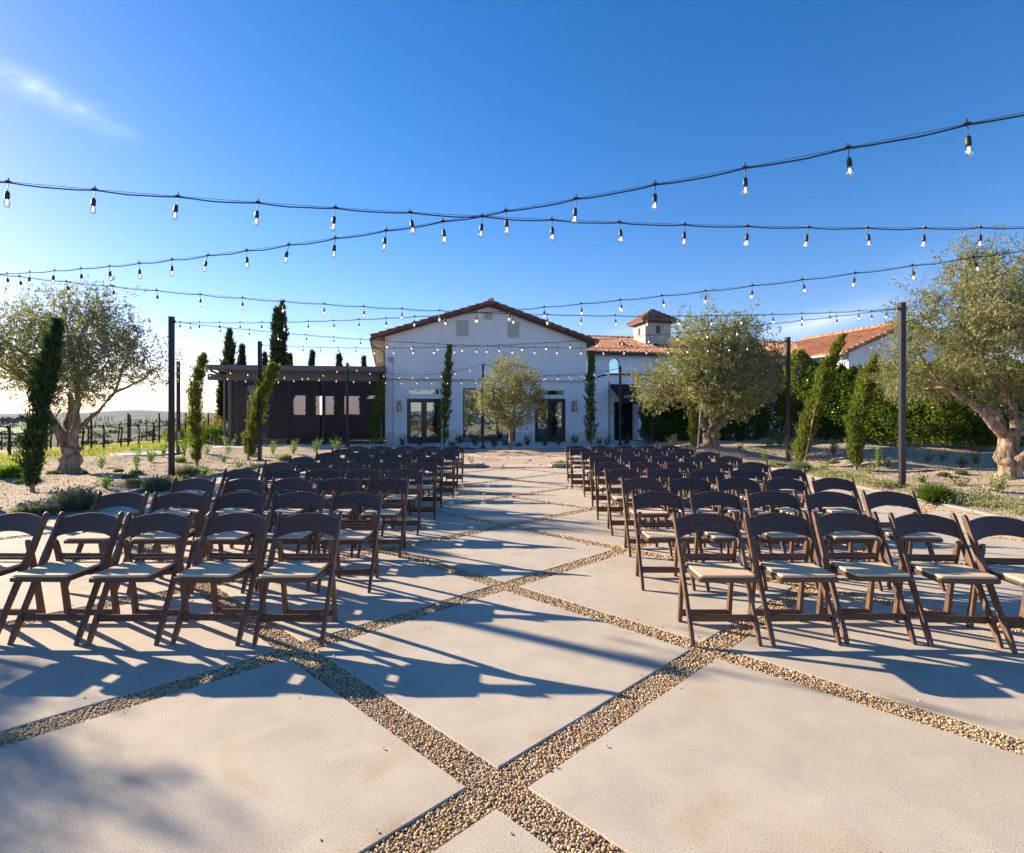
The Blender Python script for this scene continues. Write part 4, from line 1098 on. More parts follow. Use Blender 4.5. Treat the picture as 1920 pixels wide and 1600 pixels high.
# ------------------------------------------------------------------ screened patio room on the left
PB=(-13.06,25.9); PA_=math.atan2(1.0,6.86)
pav=empty('screened_patio_room',(*PB,0),PA_,'flat roofed patio room closed with dark mesh screens left of the hall','building')
PLn=7.0; PD=6.2
def pu(x,y,v=0.0):
    u=(math.cos(PA_),math.sin(PA_)); ax,ay=PB[0]-u[1]*v,PB[1]+u[0]*v; rx=(x-960)/F
    t=(rx*ay-ax)/(u[0]-rx*u[1]); return t,EYE+(HY-y)/F*(ay+u[1]*t)
mb=MB(); mb.box(-.75,PLn+.1,-.55,PD+.5,3.50,3.66,.02); mb.box(-.78,PLn+.12,-.62,-.56,3.44,3.68,.01); mb.build('roof',M['metalroof'],pav)
mb=MB(); mb.box(-.9,PLn+.1,-.02,.16,3.02,3.30,.01); mb.box(-.05,PLn,.0,.14,3.30,3.5); mb.box(-.9,PLn+.1,PD-.16,PD,3.05,3.49,.01); mb.box(-.0,.16,.17,PD-.17,3.05,3.49); mb.build('beam',M['metalroof'],pav)
for x in (.05,2.62,4.22,PLn-.12):
    for y in (.02,PD-.17):
        mb=MB(); mb.box(x-.07,x+.07,y,y+.14,0,3.02 if y<1 else 3.05,.006); mb.build('column',M['metalroof'],pav)
mb=MB(); mb.tube([(-.6,-.58,3.44),(-.35,-.3,3.3),(-.12,-.1,3.0),(-.12,-.1,.05)],.05,8); mb.build('downspout',M['metalroof'],pav)
def scr(x0,x1,v,zb=.12,bulge=.05,nm='mesh_screen'):
    nu_,nz_=24,16; vs=[]
    for k in range(nz_+1):
        for i in range(nu_+1):
            a_=i/nu_; s_=k/nz_; vs.append((x0+(x1-x0)*a_,v+bulge*math.sin(math.pi*a_)*math.sin(math.pi*s_)*math.sin(a_*7+s_*3)+.012*math.sin(a_*19)*(1-s_)**3,zb+(3.0-zb)*s_))
    m=MB(); m.add(vs,[(k*(nu_+1)+i,k*(nu_+1)+i+1,(k+1)*(nu_+1)+i+1,(k+1)*(nu_+1)+i) for k in range(nz_) for i in range(nu_)],True)
    m.tube([(x0,v,zb-.02),(x1,v,zb-.02)],.03,8); return m.build(nm,M['screen'],pav)
g0=pu(542,700)[0]; g1=pu(600,700)[0]; g2=pu(604.5,700)[0]
scr(.16,g0-.01,-.03); scr(g0+.01,g1,-.05); scr(g2,PLn-.2,-.03)
def side_screen():
    m=MB(); n=10; vs=[(.08+.03*math.sin(k*2.1)*math.sin(math.pi*i/n),.2+(PD-.45)*k/20,.12+2.88*i/n) for i in range(n+1) for k in range(21)]
    m.add(vs,[(i*21+k,i*21+k+1,(i+1)*21+k+1,(i+1)*21+k) for i in range(n) for k in range(20)],True); m.build('mesh_screen',M['screen'],pav)
side_screen()
# back wall with openings
hl=[]
for x0,x1,yt,yb in ((461,476,722,778),(549,573,742,778),(592,627,743,778),(641,675,743,778),(687,712,742,748)):
    a_,z1=pu(x0,yt,PD); b_,z0=pu(x1,yb,PD); hl.append((a_,min(b_,PLn-.02),z0,z1))
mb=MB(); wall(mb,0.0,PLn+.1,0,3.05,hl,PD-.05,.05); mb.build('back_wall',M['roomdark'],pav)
mb=MB(); mb.box(.2,PLn,.2,PD-.2,.031,.05); mb.build('floor',M['conc2'],pav)
sofa=empty('patio_sofa',(PB[0]+4.0,PB[1]+1.2,.05),PA_,'low black leather sofa seen behind the dark mesh screen','sofa')
m=MB(); m.box(-.95,.95,-.4,.4,.1,.42,.04); m.build('seat',M['sofa'],sofa); m=MB(); m.box(-.95,.95,.25,.48,.42,.85,.06); m.build('backrest',M['sofa'],sofa)
for s_ in (-1,1):
    m=MB(); m.box(min(s_*.96,s_*1.15),max(s_*.96,s_*1.15),-.42,.48,.08,.62,.05); m.build('armrest',M['sofa'],sofa)
fl=empty('flood_light',(PB[0]-.62,PB[1]-.75,3.62),R(-35),'small black flood light on the corner of the flat metal roof','flood light')
m=MB(); m.box(-.03,.03,-.16,-.10,-.06,.34,.01); m.build('lamp_head',M['conduit'],fl); m=MB(); m.tube([(0,0.0,-.1),(0,-.05,.0),(0,-.11,.1)],.018,6); m.build('bracket',M['pole'],fl)
# ================================================================== trees
def blobpx(lst,bx,by,s,ydep=.9,fl=1.0):
    out=[]
    for i,(x,y,rx,rz) in enumerate(lst):
        yy=((i*0.618)%1-.5)*2*ydep
        out.append(((x-bx)*s,yy,(by-y)*s,rx*s,max(rx,rz)*s*fl,rz*s))
    return out
# left olive
bx,by=130,890; X0,Y0,Z0=gpz(bx,by); s=Y0/F; q=lambda x,y,d=0:((x-bx)*s,d,(by-y)*s)
bl=blobpx([(60,640,75,62),(145,620,75,62),(225,655,62,55),(15,680,60,60),(105,715,75,40),(190,718,62,40),(268,690,32,38),(208,585,36,34),(40,590,50,35),(120,575,45,28),(285,640,22,22),(180,660,70,55),(80,665,80,60),(-40,640,50,60)],bx,by,s,.9)
olive((X0,Y0,Z0),'large olive tree with knobbly swollen trunk behind the left chairs',
  [q(131,893),q(129,885),q(127,872),q(133,862),q(131,850),q(135,838)],[.36,.27,.20,.245,.17,.20],
  [(q(128,842),q(100,778,-.1),.13,.08,.08),(q(100,780,-.1),q(85,730,-.2),.08,.04,.15),(q(128,845),q(118,790,.15),.14,.10,.15),(q(118,792,.15),q(118,735,.2),.09,.05,.1),(q(140,842),q(150,800,-.1),.12,.085,.1),(q(150,802,-.1),q(155,710,-.15),.085,.045,.06),(q(150,803,0),q(182,768,.1),.06,.04,.1),(q(182,768,.1),q(205,735,.2),.04,.025,.1),(q(142,812,.1),q(120,770,.3),.05,.03,.1)],
  bl,4300,.08,.027,10,None,auto_sprays(bl,42,.25,.6),[(q(138,876,-.12),.15),(q(124,862,-.1),.10),(q(133,858,-.12),.13),(q(150,886,-.1),.13),(q(120,888,-.12),.10)],90)
# middle right olive
bx,by=1333,838; X0,Y0,Z0=gpz(bx,by); s=Y0/F; q=lambda x,y,d=0:((x-bx)*s,d,(by-y)*s)
bl=blobpx([(1290,690,62,55),(1372,672,68,60),(1330,632,62,32),(1240,722,38,38),(1420,712,34,50),(1320,742,78,38),(1392,755,45,25),(1218,735,20,22),(1300,618,22,20),(1385,615,38,22),(1350,700,80,60),(1262,745,35,28),(1440,690,15,30)],bx,by,s,1.2)
olive((X0,Y0,Z0),'round silvery olive tree in front of the tiled wing behind the right chairs',
  [q(1334,842),q(1333,830),q(1330,818),q(1334,806),q(1332,800)],[.34,.27,.21,.235,.20],
  [(q(1325,806),q(1318,770,.2),.16,.09,.1),(q(1318,772,.2),q(1290,735,.2),.09,.05,.1),(q(1332,806,-.2),q(1340,750,-.2),.15,.07,.1),(q(1338,806),q(1368,770,.1),.17,.10,.1),(q(1368,772,.1),q(1385,730,.2),.09,.05,.1),(q(1330,806,.2),q(1325,740,.4),.12,.05,.1),(q(1336,804,.3),q(1355,745,.4),.12,.05,.1)],
  bl,5000,.105,.034,10,None,auto_sprays(bl,40,.3,.8),[(q(1338,816,-.2),.16),(q(1325,830,-.25),.14)],90)
# near right olive
bx,by=1893,897; X0,Y0,Z0=gpz(bx,by); s=Y0/F; q=lambda x,y,d=0:((x-bx)*s,d,(by-y)*s)
bl=blobpx([(1755,650,55,55),(1745,585,38,36),(1830,570,62,60),(1895,500,48,42),(1850,660,72,60),(1910,600,60,80),(1712,690,30,45),(1965,560,85,110),(1800,722,68,32),(1885,735,48,35),(1790,615,50,45),(1865,455,22,16),(1700,640,18,40),(1940,680,60,60),(1840,520,40,30)],bx,by,s,1.1)
olive((X0,Y0,Z0),'tall wide olive tree with thick forked limbs at the right picture edge',
  [q(1893,900),q(1894,885),q(1892,868),q(1888,858),q(1891,835),q(1893,812)],[.25,.20,.185,.22,.17,.18],
  [(q(1888,818),q(1852,792,-.1),.12,.095,.06),(q(1852,792,-.1),q(1800,748,-.1),.095,.065,.08),(q(1800,748,-.1),q(1762,718,0),.065,.04,.05),(q(1890,812,.1),q(1878,775,.1),.10,.075,.12),(q(1878,775,.1),q(1838,758,.1),.075,.045,.12),(q(1896,812,-.1),q(1895,770,-.1),.10,.075,.04),(q(1895,770,-.1),q(1878,735,-.1),.07,.06,.05),(q(1878,735,-.1),q(1850,705,0),.055,.04,.05),(q(1850,705,0),q(1848,660,.1),.04,.025,.05),(q(1903,815),q(1935,770),.12,.08,.1),(q(1888,862,-.25),q(1945,812,-.4),.085,.075,.04)],
  bl,7000,.075,.021,11,None,auto_sprays(bl,60,.25,.7),[(q(1879,866,-.15),.12),(q(1893,862,-.25),.12),(q(1905,862,-.15),.12),(q(1886,812,-.15),.10),(q(1902,812,-.15),.09)],110)
# small centre olive
bx,by=958,850; X0,Y0,Z0=gpz(bx,by); s=Y0/F; q=lambda x,y,d=0:((x-bx)*s,d,(by-y)*s)
bl=blobpx([(955,702,30,28),(932,738,32,32),(985,735,30,36),(958,768,45,32),(915,762,18,18),(1002,768,16,26),(960,795,28,14),(940,690,14,14),(975,712,26,26),(905,742,10,12),(1012,745,8,16)],bx,by,s,.6)
olive((X0,Y0,Z0),'small young olive tree standing alone on the flagstone circle between the chair blocks',
  [q(958,853),q(958,830),q(957,806)],[.095,.075,.07],
  [(q(957,808),q(945,770,.1),.05,.03,.1),(q(957,808),q(965,760,-.1),.05,.03,.1),(q(958,810),q(985,765,.1),.045,.025,.1),(q(945,770),q(925,740),.03,.02,.1)],
  bl,1700,.095,.034,9,None,auto_sprays(bl,16,.15,.35),[],60)
# olive just outside the frame on the left: its shade falls on the near slabs
bl=[(.0,0,3.62,.42,.42,.34),(.35,.3,3.35,.36,.36,.3),(-.35,-.35,3.3,.4,.4,.3),(-.25,.1,2.8,.55,.55,.4),(.1,-.2,2.4,.6,.6,.35),(.15,-.55,3.75,.3,.3,.22)]
olive((-11.3,7.2,.05),'olive tree left of the patio, outside the left picture edge',[(0,0,-.05),(0,0,.5),(.05,0,1.3)],[.25,.18,.16],
  [((0,0,1.2),(-.5,0,2.4),.1,.05,.1),((0,0,1.2),(.6,.1,2.6),.1,.05,.1),((0,0,1.2),(0,-.4,2.3),.08,.04,.1)],bl,1100,.09,.034,9,None,auto_sprays(bl,14,.3,.6),[],30)

# leaning young cypresses
def cyp(pts,rads,n,label,mat,stake=None,L=.11,W=.028,bare=.1,loose=.3,rag=1.0,z0=0.05,name='young_cypress'):
    bx,by=pts[0]; X0,Y0,z0=gpz(bx,by); s=Y0/F
    ax=[((x-bx)*s,0,max((by-y)*s,-.0)) for x,y in pts]; rd=[r*s*.74 for r in rads]
    st=None
    if stake: st=((stake[0]-bx)*s,(stake[1]-bx)*s,(by-stake[2])*s,stake[3],stake[4])
    return cypress((X0,Y0,z0),ax,rd,int(n*.8),label,mat,st,L,W,'young cypresses leaning in the wind',name,bare,loose,rag)
cyp([(60,922),(60,890),(62,850),(72,800),(78,750),(86,700),(98,650),(107,608)],[9,16,22,22,24,22,18,5],13000,'dark green young cypress leaning right before the large left olive',M['cypd'],None,.10,.022)
cyp([(369,874),(368,830),(366,780),(366,730),(373,695),(382,668)],[9,12,15,15,12,3],8000,'slim young cypress right of the tall left pole',M['cyp'],(365,365,728,.1,M['stake']),.10,.024)
cyp([(466,862),(470,830),(478,790),(488,755),(500,720),(514,688)],[9,11,12,15,15,7],7500,'bushy bent young cypress with a wooden stake at the dark screens',M['cyp'],(468,468,752,-.12,M['stake']),.13,.03,.1,.6,1.4)
cyp([(700,836),(702,805),(707,770),(713,730),(718,690)],[11,13,12,10,4],6000,'young cypress leaning right at the left corner of the white hall',M['cyp'],None,.13,.034)
cyp([(832,837),(832,805),(836,760),(838,710),(843,652)],[12,11,11,10,4],6500,'straight young cypress beside the left french door',M['cyp'],(829,832,785,-.28,M['stake']),.13,.034)
cyp([(1108,836),(1107,800),(1108,760),(1107,710),(1110,664)],[12,12,11,10,4],6500,'straight young cypress right of the gabled wall before the entry',M['cyp'],(1109,1109,790,-.28,M['stake']),.13,.034)
cyp([(1303,842),(1303,800),(1305,760),(1310,715),(1317,680)],[13,12,11,9,4],6000,'young cypress with pale leaning stake before the round olive',M['cyp'],(1301,1308,752,-.35,M['conduit']),.13,.034)
cyp([(1497,876),(1503,840),(1515,795),(1530,750),(1548,700),(1577,634)],[10,17,17,18,16,5],11000,'tall young cypress leaning far right with a slanting wooden stake by the rear right pole',M['cyp'],(1499,1524,752,-.18,M['stake']),.11,.026,.1,.4)
cyp([(1606,882),(1603,850),(1605,805),(1613,760),(1624,715),(1640,672)],[6,15,17,18,15,4],10000,'leaning young cypress between the two right poles',M['cyp'],None,.11,.026,.1,.4,1.0,.12)
# tall old cypresses far behind the patio room
def tallcyp(x,ytop,wpx,Y,label):
    X=(x-960)/F*Y; z0=float(terr(np.array(X),np.array(float(Y)))); H=EYE+(HY-ytop)/F*Y-z0; r=wpx/2/F*Y
    cypress((X,Y,z0),[(0,0,0),(0,0,H*.3),(.05,0,H*.6),(.05,0,H*.85),(.08,0,H)],[r*.9,r*1.05,r,r*.62,r*.08],int(5500),label,M['cypf'],None,.42,.10,'tall dark cypresses behind the patio room','cypress_tree',.05,.12,.35)
tallcyp(516,584,17,44,'left of the tallest twin cypresses rising above the patio room roof')
tallcyp(527,573,20,44.6,'right of the tallest twin cypresses rising above the patio room roof')
tallcyp(428,625,20,44,'lone tall cypress above the left end of the patio room roof')
tallcyp(452,655,14,47,'second cypress from the left above the patio room roof')
tallcyp(495,668,9,50,'short cypress tip just right of the rear left pole top')
tallcyp(542,672,10,50,'short cypress tip close right of the twin cypresses')
tallcyp(584,664,10,52,'small cypress tip above the middle of the patio room roof')
tallcyp(634,670,9,52,'small cypress tip above the thin pole in the roof line')
tallcyp(681,676,8,54,'small cypress tip above the roof beside the white hall')
tallcyp(417,690,9,31.5,'thin dark cypress behind the left end post of the patio room')

# hedge of tall ficus shrubs
N=18
hlabels=['low rounded dark shrub at the left end of the hedge by the entry','second hedge shrub from the entry, dark green','third hedge shrub from the entry, behind the round olive','fourth hedge shrub from the entry, behind the round olive','fifth hedge shrub from the entry, behind the round olive','sixth hedge shrub from the entry, behind the olive trunk','hedge shrub just right of the round olive trunk','hedge shrub left of the rear right pole','hedge shrub rising highest beside the rear right pole','hedge shrub behind the far leaning cypress','hedge shrub between the two leaning cypresses','hedge shrub behind the leaning cypress without a stake','bright yellow green hedge shrub left of the tall right pole','hedge shrub directly behind the tall right pole','hedge shrub right of the tall right pole with bare pale stems','hedge shrub under the near olive crown, left','hedge shrub under the near olive crown, middle','last hedge shrub beside the near olive trunk']
for i in range(N):
    x=float(np.interp(i,[0,6,8,12,17],[6.9,9.8,11.0,12.6,14.2])); y=float(np.interp(i,[0,6,8,12,17],[27.2,23.2,21.6,19.4,16.4]))
    h=[2.6,3.3,3.6,3.5,3.4,3.3,3.3,3.4,3.75,3.3,3.25,3.1,3.2,3.2,3.1,3.2,3.2,3.1][i]
    h=h-.35-.1*(i>8)-.25*(i<6); hz=gz(x,y)
    r=empty('hedge_shrub',(x,y,hz),0,hlabels[i],'hedge shrub','tall ficus shrubs planted as a hedge')
    tr=MB()
    for k in range(5):
        a=rj.uniform(0,6.28); limb(tr,(.08*math.cos(a),.08*math.sin(a),-.05),(.4*math.cos(a),.4*math.sin(a),h*.75),.025,.008,.06,6,i*9+k,5)
    tr.build('stem',M['twig'],r)
    n=8500; z=.12+(h-.12)*rng.random(n)**.85; ang=rng.random(n)*6.283
    prof=np.interp(z/h,[0,.08,.3,.7,.9,1],[.34,.5,.70,.66,.48,.10])
    lump=1+.16*np.sin(3*ang+z*3+i)+.14*np.sin(5*z+2*ang+i*2)+.08*np.sin(9*z+ang*4)
    rr_=prof*lump*np.sqrt(rng.uniform(.25,1,n))
    P=np.stack([rr_*np.cos(ang),rr_*np.sin(ang),z+.12*np.sin(ang*3+i)*(z/h)],1)
    D=np.stack([np.cos(ang),np.sin(ang),np.full(n,.35)],1)+rng.normal(size=(n,3))*.7
    leaf_obj('foliage',leaf_arrays(P,D,.115*rng.uniform(.6,1.2,n),.062*rng.uniform(.7,1.2,n)),M['hedgey'] if i in (12,15,8) else M['hedge'],r)
# clipped shrubs left of the patio room
def mound(x,y,rx,ry,h,n,label,mat,L=.07,W=.035,cat='shrub',name='clipped_shrub',box=False,z0=.02,group=None):
    r=empty(name,(x,y,z0),0,label,cat,group)
    st=MB()
    for k in range(4):
        a=k*1.6+.3; limb(st,(.02*math.cos(a),.02*math.sin(a),-.05),(rx*.4*math.cos(a),ry*.4*math.sin(a),h*.6),.012,.005,.1,5,k,5)
    st.build('stem',M['twig'],r)
    d=rdir(n); d[:,2]=np.abs(d[:,2]); 
    if box: d=d/np.max(np.abs(d),axis=1,keepdims=True)*.9
    lump=1+.12*np.sin(d[:,0]*7+d[:,1]*5)+.1*np.sin(d[:,2]*9+d[:,0]*4)
    P=d*np.array([rx,ry,h])*(lump*rng.uniform(.55,1.02,n))[:,None]
    leaf_obj('foliage',leaf_arrays(P,d+rng.normal(size=(n,3))*.6+np.array([0,0,.3]),L*rng.uniform(.6,1.3,n),W*rng.uniform(.7,1.2,n)),mat,r); return r
mound(-14.0,26.6,.95,.6,.85,5000,'dark clipped box hedge against the left end of the patio room',M['hedge'],.08,.045,box=True)
mound(-16.2,27.3,.75,.6,.8,3000,'rounded yellow green bush between the two left poles',M['hedgey'],.08,.045)
mound(-16.4,30.5,1.5,.8,1.35,3000,'orange tinged low bush behind the clipped box hedge',leafmat('autumn_leaf',(.33,.22,.04),(.3,.22,.06)),.1,.05)

# ------------------------------------------------------------------ small planting
def spray(px_,py_b,hp,wp,label,mat='shrub',n=None,L=.055,W=.028,z0=.05,grp='young shrubs planted in the gravel beds',seed=0):
    X,Y,z0=gpz(px_,py_b); s=Y/F; h=hp*s; w_=wp*s/2
    r=empty('young_shrub',(X,Y,z0),0,label,'shrub',grp); st=MB(); C=[];D=[]
    rs=random.Random(int(px_*7+py_b)); k=rs.randint(5,8)
    for j in range(k):
        a=6.283*j/k+rs.uniform(-.4,.4); e=rs.uniform(.3,1); hh=h*rs.uniform(.55,1.0) if j else h
        tip=Vector((w_*e*math.cos(a),w_*e*math.sin(a)*.8,hh)); pts=limb(st,(0,0,-.03),tip,.007,.003,.12,6,j+int(px_),5)
        m_=max(14,int(34*min(1.6,hh/.35)))
        for q_ in range(m_):
            u=rs.uniform(.22,1.03); b=Vector(pts[0]).lerp(Vector(pts[-1]),u); C.append((b.x,b.y,b.z)); D.append((tip.x*.6,tip.y*.6,hh*.6))
    st.build('stem',M['twig'],r)
    C=np.array(C); D=unit(np.array(D)+1e-4); n=len(C); P=C+rng.normal(size=(n,3))*(.018+.05*w_)
    leaf_obj('foliage',leaf_arrays(P,D*.7+rng.normal(size=(n,3))*.65,L*rng.uniform(.7,1.3,n),W*rng.uniform(.7,1.2,n)),M[mat],r)
def tuft(px_,py_b,hp,wp,label,mat='gshrub',flowers=False,n=900,z0=.05,name='lavender_clump',cat='lavender',blade=.85,W=.012,grp=None):
    X,Y,z0=gpz(px_,py_b); s=Y/F; h=hp*s; w_=wp*s/2
    r=empty(name,(X,Y+w_*.4,z0),0,label,cat,grp)
    a=rng.random(n)*6.283; rr_=np.sqrt(rng.random(n)); P=np.stack([w_*.75*rr_*np.cos(a),w_*.5*rr_*np.sin(a),h*.35*(1-rr_**2)*rng.random(n)],1)
    D=np.stack([np.cos(a)*rr_*.8,np.sin(a)*rr_*.8,np.ones(n)],1)+rng.normal(size=(n,3))*.38
    leaf_obj('foliage',leaf_arrays(P,D,h*blade*rng.uniform(.5,1.3,n),W*rng.uniform(.7,1.4,n)),M[mat],r)
    if flowers:
        k=int(n*.035); a=rng.random(k)*6.283; rr_=np.sqrt(rng.random(k)); sm=MB(); 
        C=np.stack([w_*.8*rr_*np.cos(a),w_*.5*rr_*np.sin(a),np.full(k,h*.3)],1); Dd=unit(np.stack([np.cos(a)*rr_*.5,np.sin(a)*rr_*.5,np.ones(k)],1)+rng.normal(size=(k,3))*.15)
        tip=C+Dd*(h*rng.uniform(.55,.95,k))[:,None]
        V1=leaf_arrays(C,Dd,np.linalg.norm(tip-C,axis=1),.004); leaf_obj('flower_stalks',V1,M['gshrub'],r)
        V2=np.vstack([leaf_arrays(tip-Dd*.02+rng.normal(size=(k,3))*.004,Dd+rng.normal(size=(k,3))*.25,.045,.016) for _ in range(3)]); tag(leaf_obj('flower_heads',V2,M['flower'],r),kind='stuff')
def low(px_,py_b,hp,wp,label,mat='gshrub',n=500,z0=.05,L=.05,W=.02,grp='low creeping plants in the gravel beds',nm='creeping_plant'):
    X,Y,z0=gpz(px_,py_b); s=Y/F; return mound(X,Y+.1,wp*s/2,wp*s/2*.8,max(.05,hp*s*.9),n,label,M[mat],L,W,'ground cover',nm,False,z0,grp)
# left bed
spray(191,878,28,20,'young shrub right of the big left olive trunk, nearest to it')
spray(257,882,46,16,'narrow upright young shrub halfway between the left olive and the tall left pole')
spray(283,868,24,22,'young shrub in front of the round concrete pad')
spray(306,858,32,26,'bushy young shrub touching the tall left pole on its left')
spray(199,917,22,26,'sprawling young shrub behind the second row left end chair')
tuft(12,896,24,50,'bushy yellow green plant at the left picture edge','shrub',False,1300,name='leafy_clump',cat='shrub',W=.02)
spray(345,858,42,26,'young shrub just right of the rear outlet box pole')
spray(387,852,24,26,'young shrub right of the slim cypress near the box hedge')
spray(428,852,34,40,'spreading young shrub at the left corner of the patio room')
spray(420,868,16,18,'small yellowish shrub below the spreading corner shrub')
spray(449,877,18,26,'small shrub left of the bent cypress trunk')
spray(512,853,26,20,'first shrub in the row before the dark screens, from the left')
spray(551,851,24,20,'second shrub in the row before the dark screens')
spray(593,850,26,22,'third shrub in the row before the dark screens')
spray(632,845,26,32,'fourth shrub in the row before the dark screens, leaning right')
tuft(531,864,13,26,'dry straw coloured tuft below the first screen shrub','pale',False,500,name='dry_tuft',cat='plant')
tuft(336,868,14,16,'orange tan dry tuft right of the tall left pole foot','pale',False,400,name='dry_tuft',cat='plant')
spray(383,890,12,16,'tiny shrub at the left kerb below the slim cypress')
spray(476,880,12,24,'small low shrub at the foot of the rear left pole')
tuft(132,958,36,72,'large dark lavender clump with purple flowers at the left kerb','gshrub',True,3200)
tuft(55,968,22,80,'pale silvery lavender clump at the near left kerb','gshrub',True,2200)
tuft(290,922,24,40,'lavender clump with purple tips left of the tall left pole foot','gshrub',True,1600)
tuft(345,896,24,38,'grey sage clump right of the tall left pole foot','gshrub',False,1100,name='sage_clump',cat='sage')
tuft(247,912,14,26,'small grey sage clump left of the lavender by the pole','gshrub',False,700,name='sage_clump',cat='sage')
low(236,898,7,28,'low grey mat plant below the narrow upright shrub'); low(249,889,6,22,'low grey mat plant right beside the narrow upright shrub')
low(92,891,6,22,'low grey mat plant left of the big olive trunk'); low(30,909,6,26,'low grey mat plant left of the dark young cypress'); low(216,887,5,14,'tiny mat plant between olive trunk and narrow shrub')
# row before the hall
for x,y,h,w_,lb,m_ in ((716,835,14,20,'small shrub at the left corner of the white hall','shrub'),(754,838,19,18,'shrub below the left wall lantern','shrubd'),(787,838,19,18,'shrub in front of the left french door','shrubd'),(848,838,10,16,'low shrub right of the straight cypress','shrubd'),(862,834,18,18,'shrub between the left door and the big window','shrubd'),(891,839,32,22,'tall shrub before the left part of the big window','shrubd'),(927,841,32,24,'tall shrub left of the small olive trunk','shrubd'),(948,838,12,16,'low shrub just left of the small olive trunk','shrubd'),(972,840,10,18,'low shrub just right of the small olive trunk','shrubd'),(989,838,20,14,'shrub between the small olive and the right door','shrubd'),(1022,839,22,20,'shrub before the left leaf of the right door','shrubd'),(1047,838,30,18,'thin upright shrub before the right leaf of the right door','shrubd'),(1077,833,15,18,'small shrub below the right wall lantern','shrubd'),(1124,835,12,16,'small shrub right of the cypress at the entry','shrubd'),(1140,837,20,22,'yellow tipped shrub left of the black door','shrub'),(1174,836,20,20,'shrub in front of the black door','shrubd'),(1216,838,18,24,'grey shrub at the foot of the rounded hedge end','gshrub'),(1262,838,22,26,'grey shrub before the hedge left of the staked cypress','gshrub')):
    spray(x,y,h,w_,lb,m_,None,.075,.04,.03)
spray(884,872,18,16,'bare twiggy plant at the end of the left far kerb','pale',None,.03,.01)
tuft(1053,872,8,34,'low plant clump at the end of the right far kerb','pale',False,500,name='low_clump',cat='plant')
low(876,846,7,30,'low green plant at the left rim of the flagstone circle','shrubd')
# right bed
Z=.12
spray(1387,842,9,14,'tiny shrub in the shade behind the right chairs','shrub',z0=Z)
spray(1443,846,22,18,'small shrub in the hedge shade left of the rear right pole','shrub',z0=Z)
spray(1434,864,20,22,'small shrub in sun left of the rear right pole','shrub',z0=Z)
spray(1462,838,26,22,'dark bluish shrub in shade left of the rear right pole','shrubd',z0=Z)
tuft(1503,888,22,34,'grey lavender clump right of the rear right pole foot','gshrub',False,1300,z0=Z)
spray(1563,853,30,24,'upright grey green shrub between the two leaning cypresses','gshrub',z0=Z)
spray(1545,881,14,26,'low spreading shrub right of the lavender','shrub',z0=Z)
low(1565,870,6,18,'low grey mat plant above the low spreading shrub','pale',z0=Z)
spray(1630,888,20,42,'wide bushy shrub right of the second leaning cypress','shrub',z0=Z)
spray(1647,878,40,14,'upright thin shrub behind the wide bushy one','shrub',z0=Z)
spray(1664,878,22,20,'small dark shrub left of the tall right pole','shrubd',z0=Z)
low(1455,875,9,44,'low pale mat before the rear right pole','pale',900,Z)
spray(1740,867,14,16,'small shrub right of the tall right pole, upper','shrubd',z0=Z)
spray(1767,864,16,18,'grey shrub in the shade right of the tall right pole','gshrub',z0=Z)
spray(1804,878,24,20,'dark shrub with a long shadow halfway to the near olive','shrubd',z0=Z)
spray(1830,871,20,16,'yellow green shrub left of the near olive trunk','shrub',z0=Z)
spray(1729,906,15,18,'small thin shrub right of the tall right pole, lower','shrub',z0=Z)
low(1776,895,7,20,'low grey mat right of the small thin shrub','gshrub',z0=Z); low(1810,891,7,18,'low grey mat left of the bushy shrub','gshrub',z0=Z)
spray(1803,912,14,34,'flat sprawling shrub in the middle of the right bed','shrubd',z0=Z)
spray(1872,924,34,40,'round bushy shrub in front of the near olive trunk','shrub',z0=Z)
spray(1873,880,22,16,'shrub close behind the left side of the near olive trunk','shrub',z0=Z)
tuft(1757,944,34,36,'bright green feathery clump at the right kerb','hedge',False,1700,z0=.06,name='feathery_clump',cat='plant')
spray(1838,936,24,46,'thin trailing plant behind the pale kerb mat','gshrub',z0=Z)
# pale creeping mats along the right kerb: uncountable
def mat_strip(name,a,b,w_,n,h,label):
    a=np.array(a);b=np.array(b); u=rng.random(n); v=rng.normal(size=n)*w_*.35; d=(b-a)/np.linalg.norm(b-a); nn=np.array([-d[1],d[0]])
    keep=(np.sin(u*23)+np.sin(u*41+2)+rng.normal(size=n)*.9)>-.7; P=(a+np.outer(u,b-a)+np.outer(v,nn))[keep]; n=len(P)
    z=.05+h*rng.random(n)*(.5+.5*np.sin(P[:,1]*5)**2); D=rng.normal(size=(n,3))*.6+np.array([0,0,.8])
    o=leaf_obj(name,leaf_arrays(np.column_stack([P,z]),D,.05*rng.uniform(.6,1.3,n),.02*rng.uniform(.7,1.2,n)),M['pale']); tag(o,label,'ground cover',None,'stuff')
mat_strip('ground_cover',(7.35,14.2),(7.4,10.9),.55,6500,.12,'pale grey green mat plants along the far right kerb')
mat_strip('ground_cover',(7.55,10.4),(7.6,6.6),.65,9000,.13,'pale grey green mat plants along the near right kerb')
mat_strip('ground_cover',(-7.4,13.8),(-7.45,10.8),.45,2500,.08,'sparse grey mat plants along the left kerb')
# grass on the slope
n=26000; gx=-17.6+rng.random(n)*7.0; gy=8+rng.random(n)*22; ok=np.array([ingrass(a,b) for a,b in zip(gx,gy)]); gx,gy=gx[ok],gy[ok]; n=len(gx)
gz=terr(gx,gy)+np.array([bedz(a,b) for a,b in zip(gx,gy)])-.01
D=rng.normal(size=(n,3))*.35+np.array([.15,0,1]); 
tag(leaf_obj('grass',leaf_arrays(np.stack([gx,gy,gz],1),D,.13*rng.uniform(.4,1.3,n),.022*rng.uniform(.6,1.2,n)),M['grass']),kind='stuff')
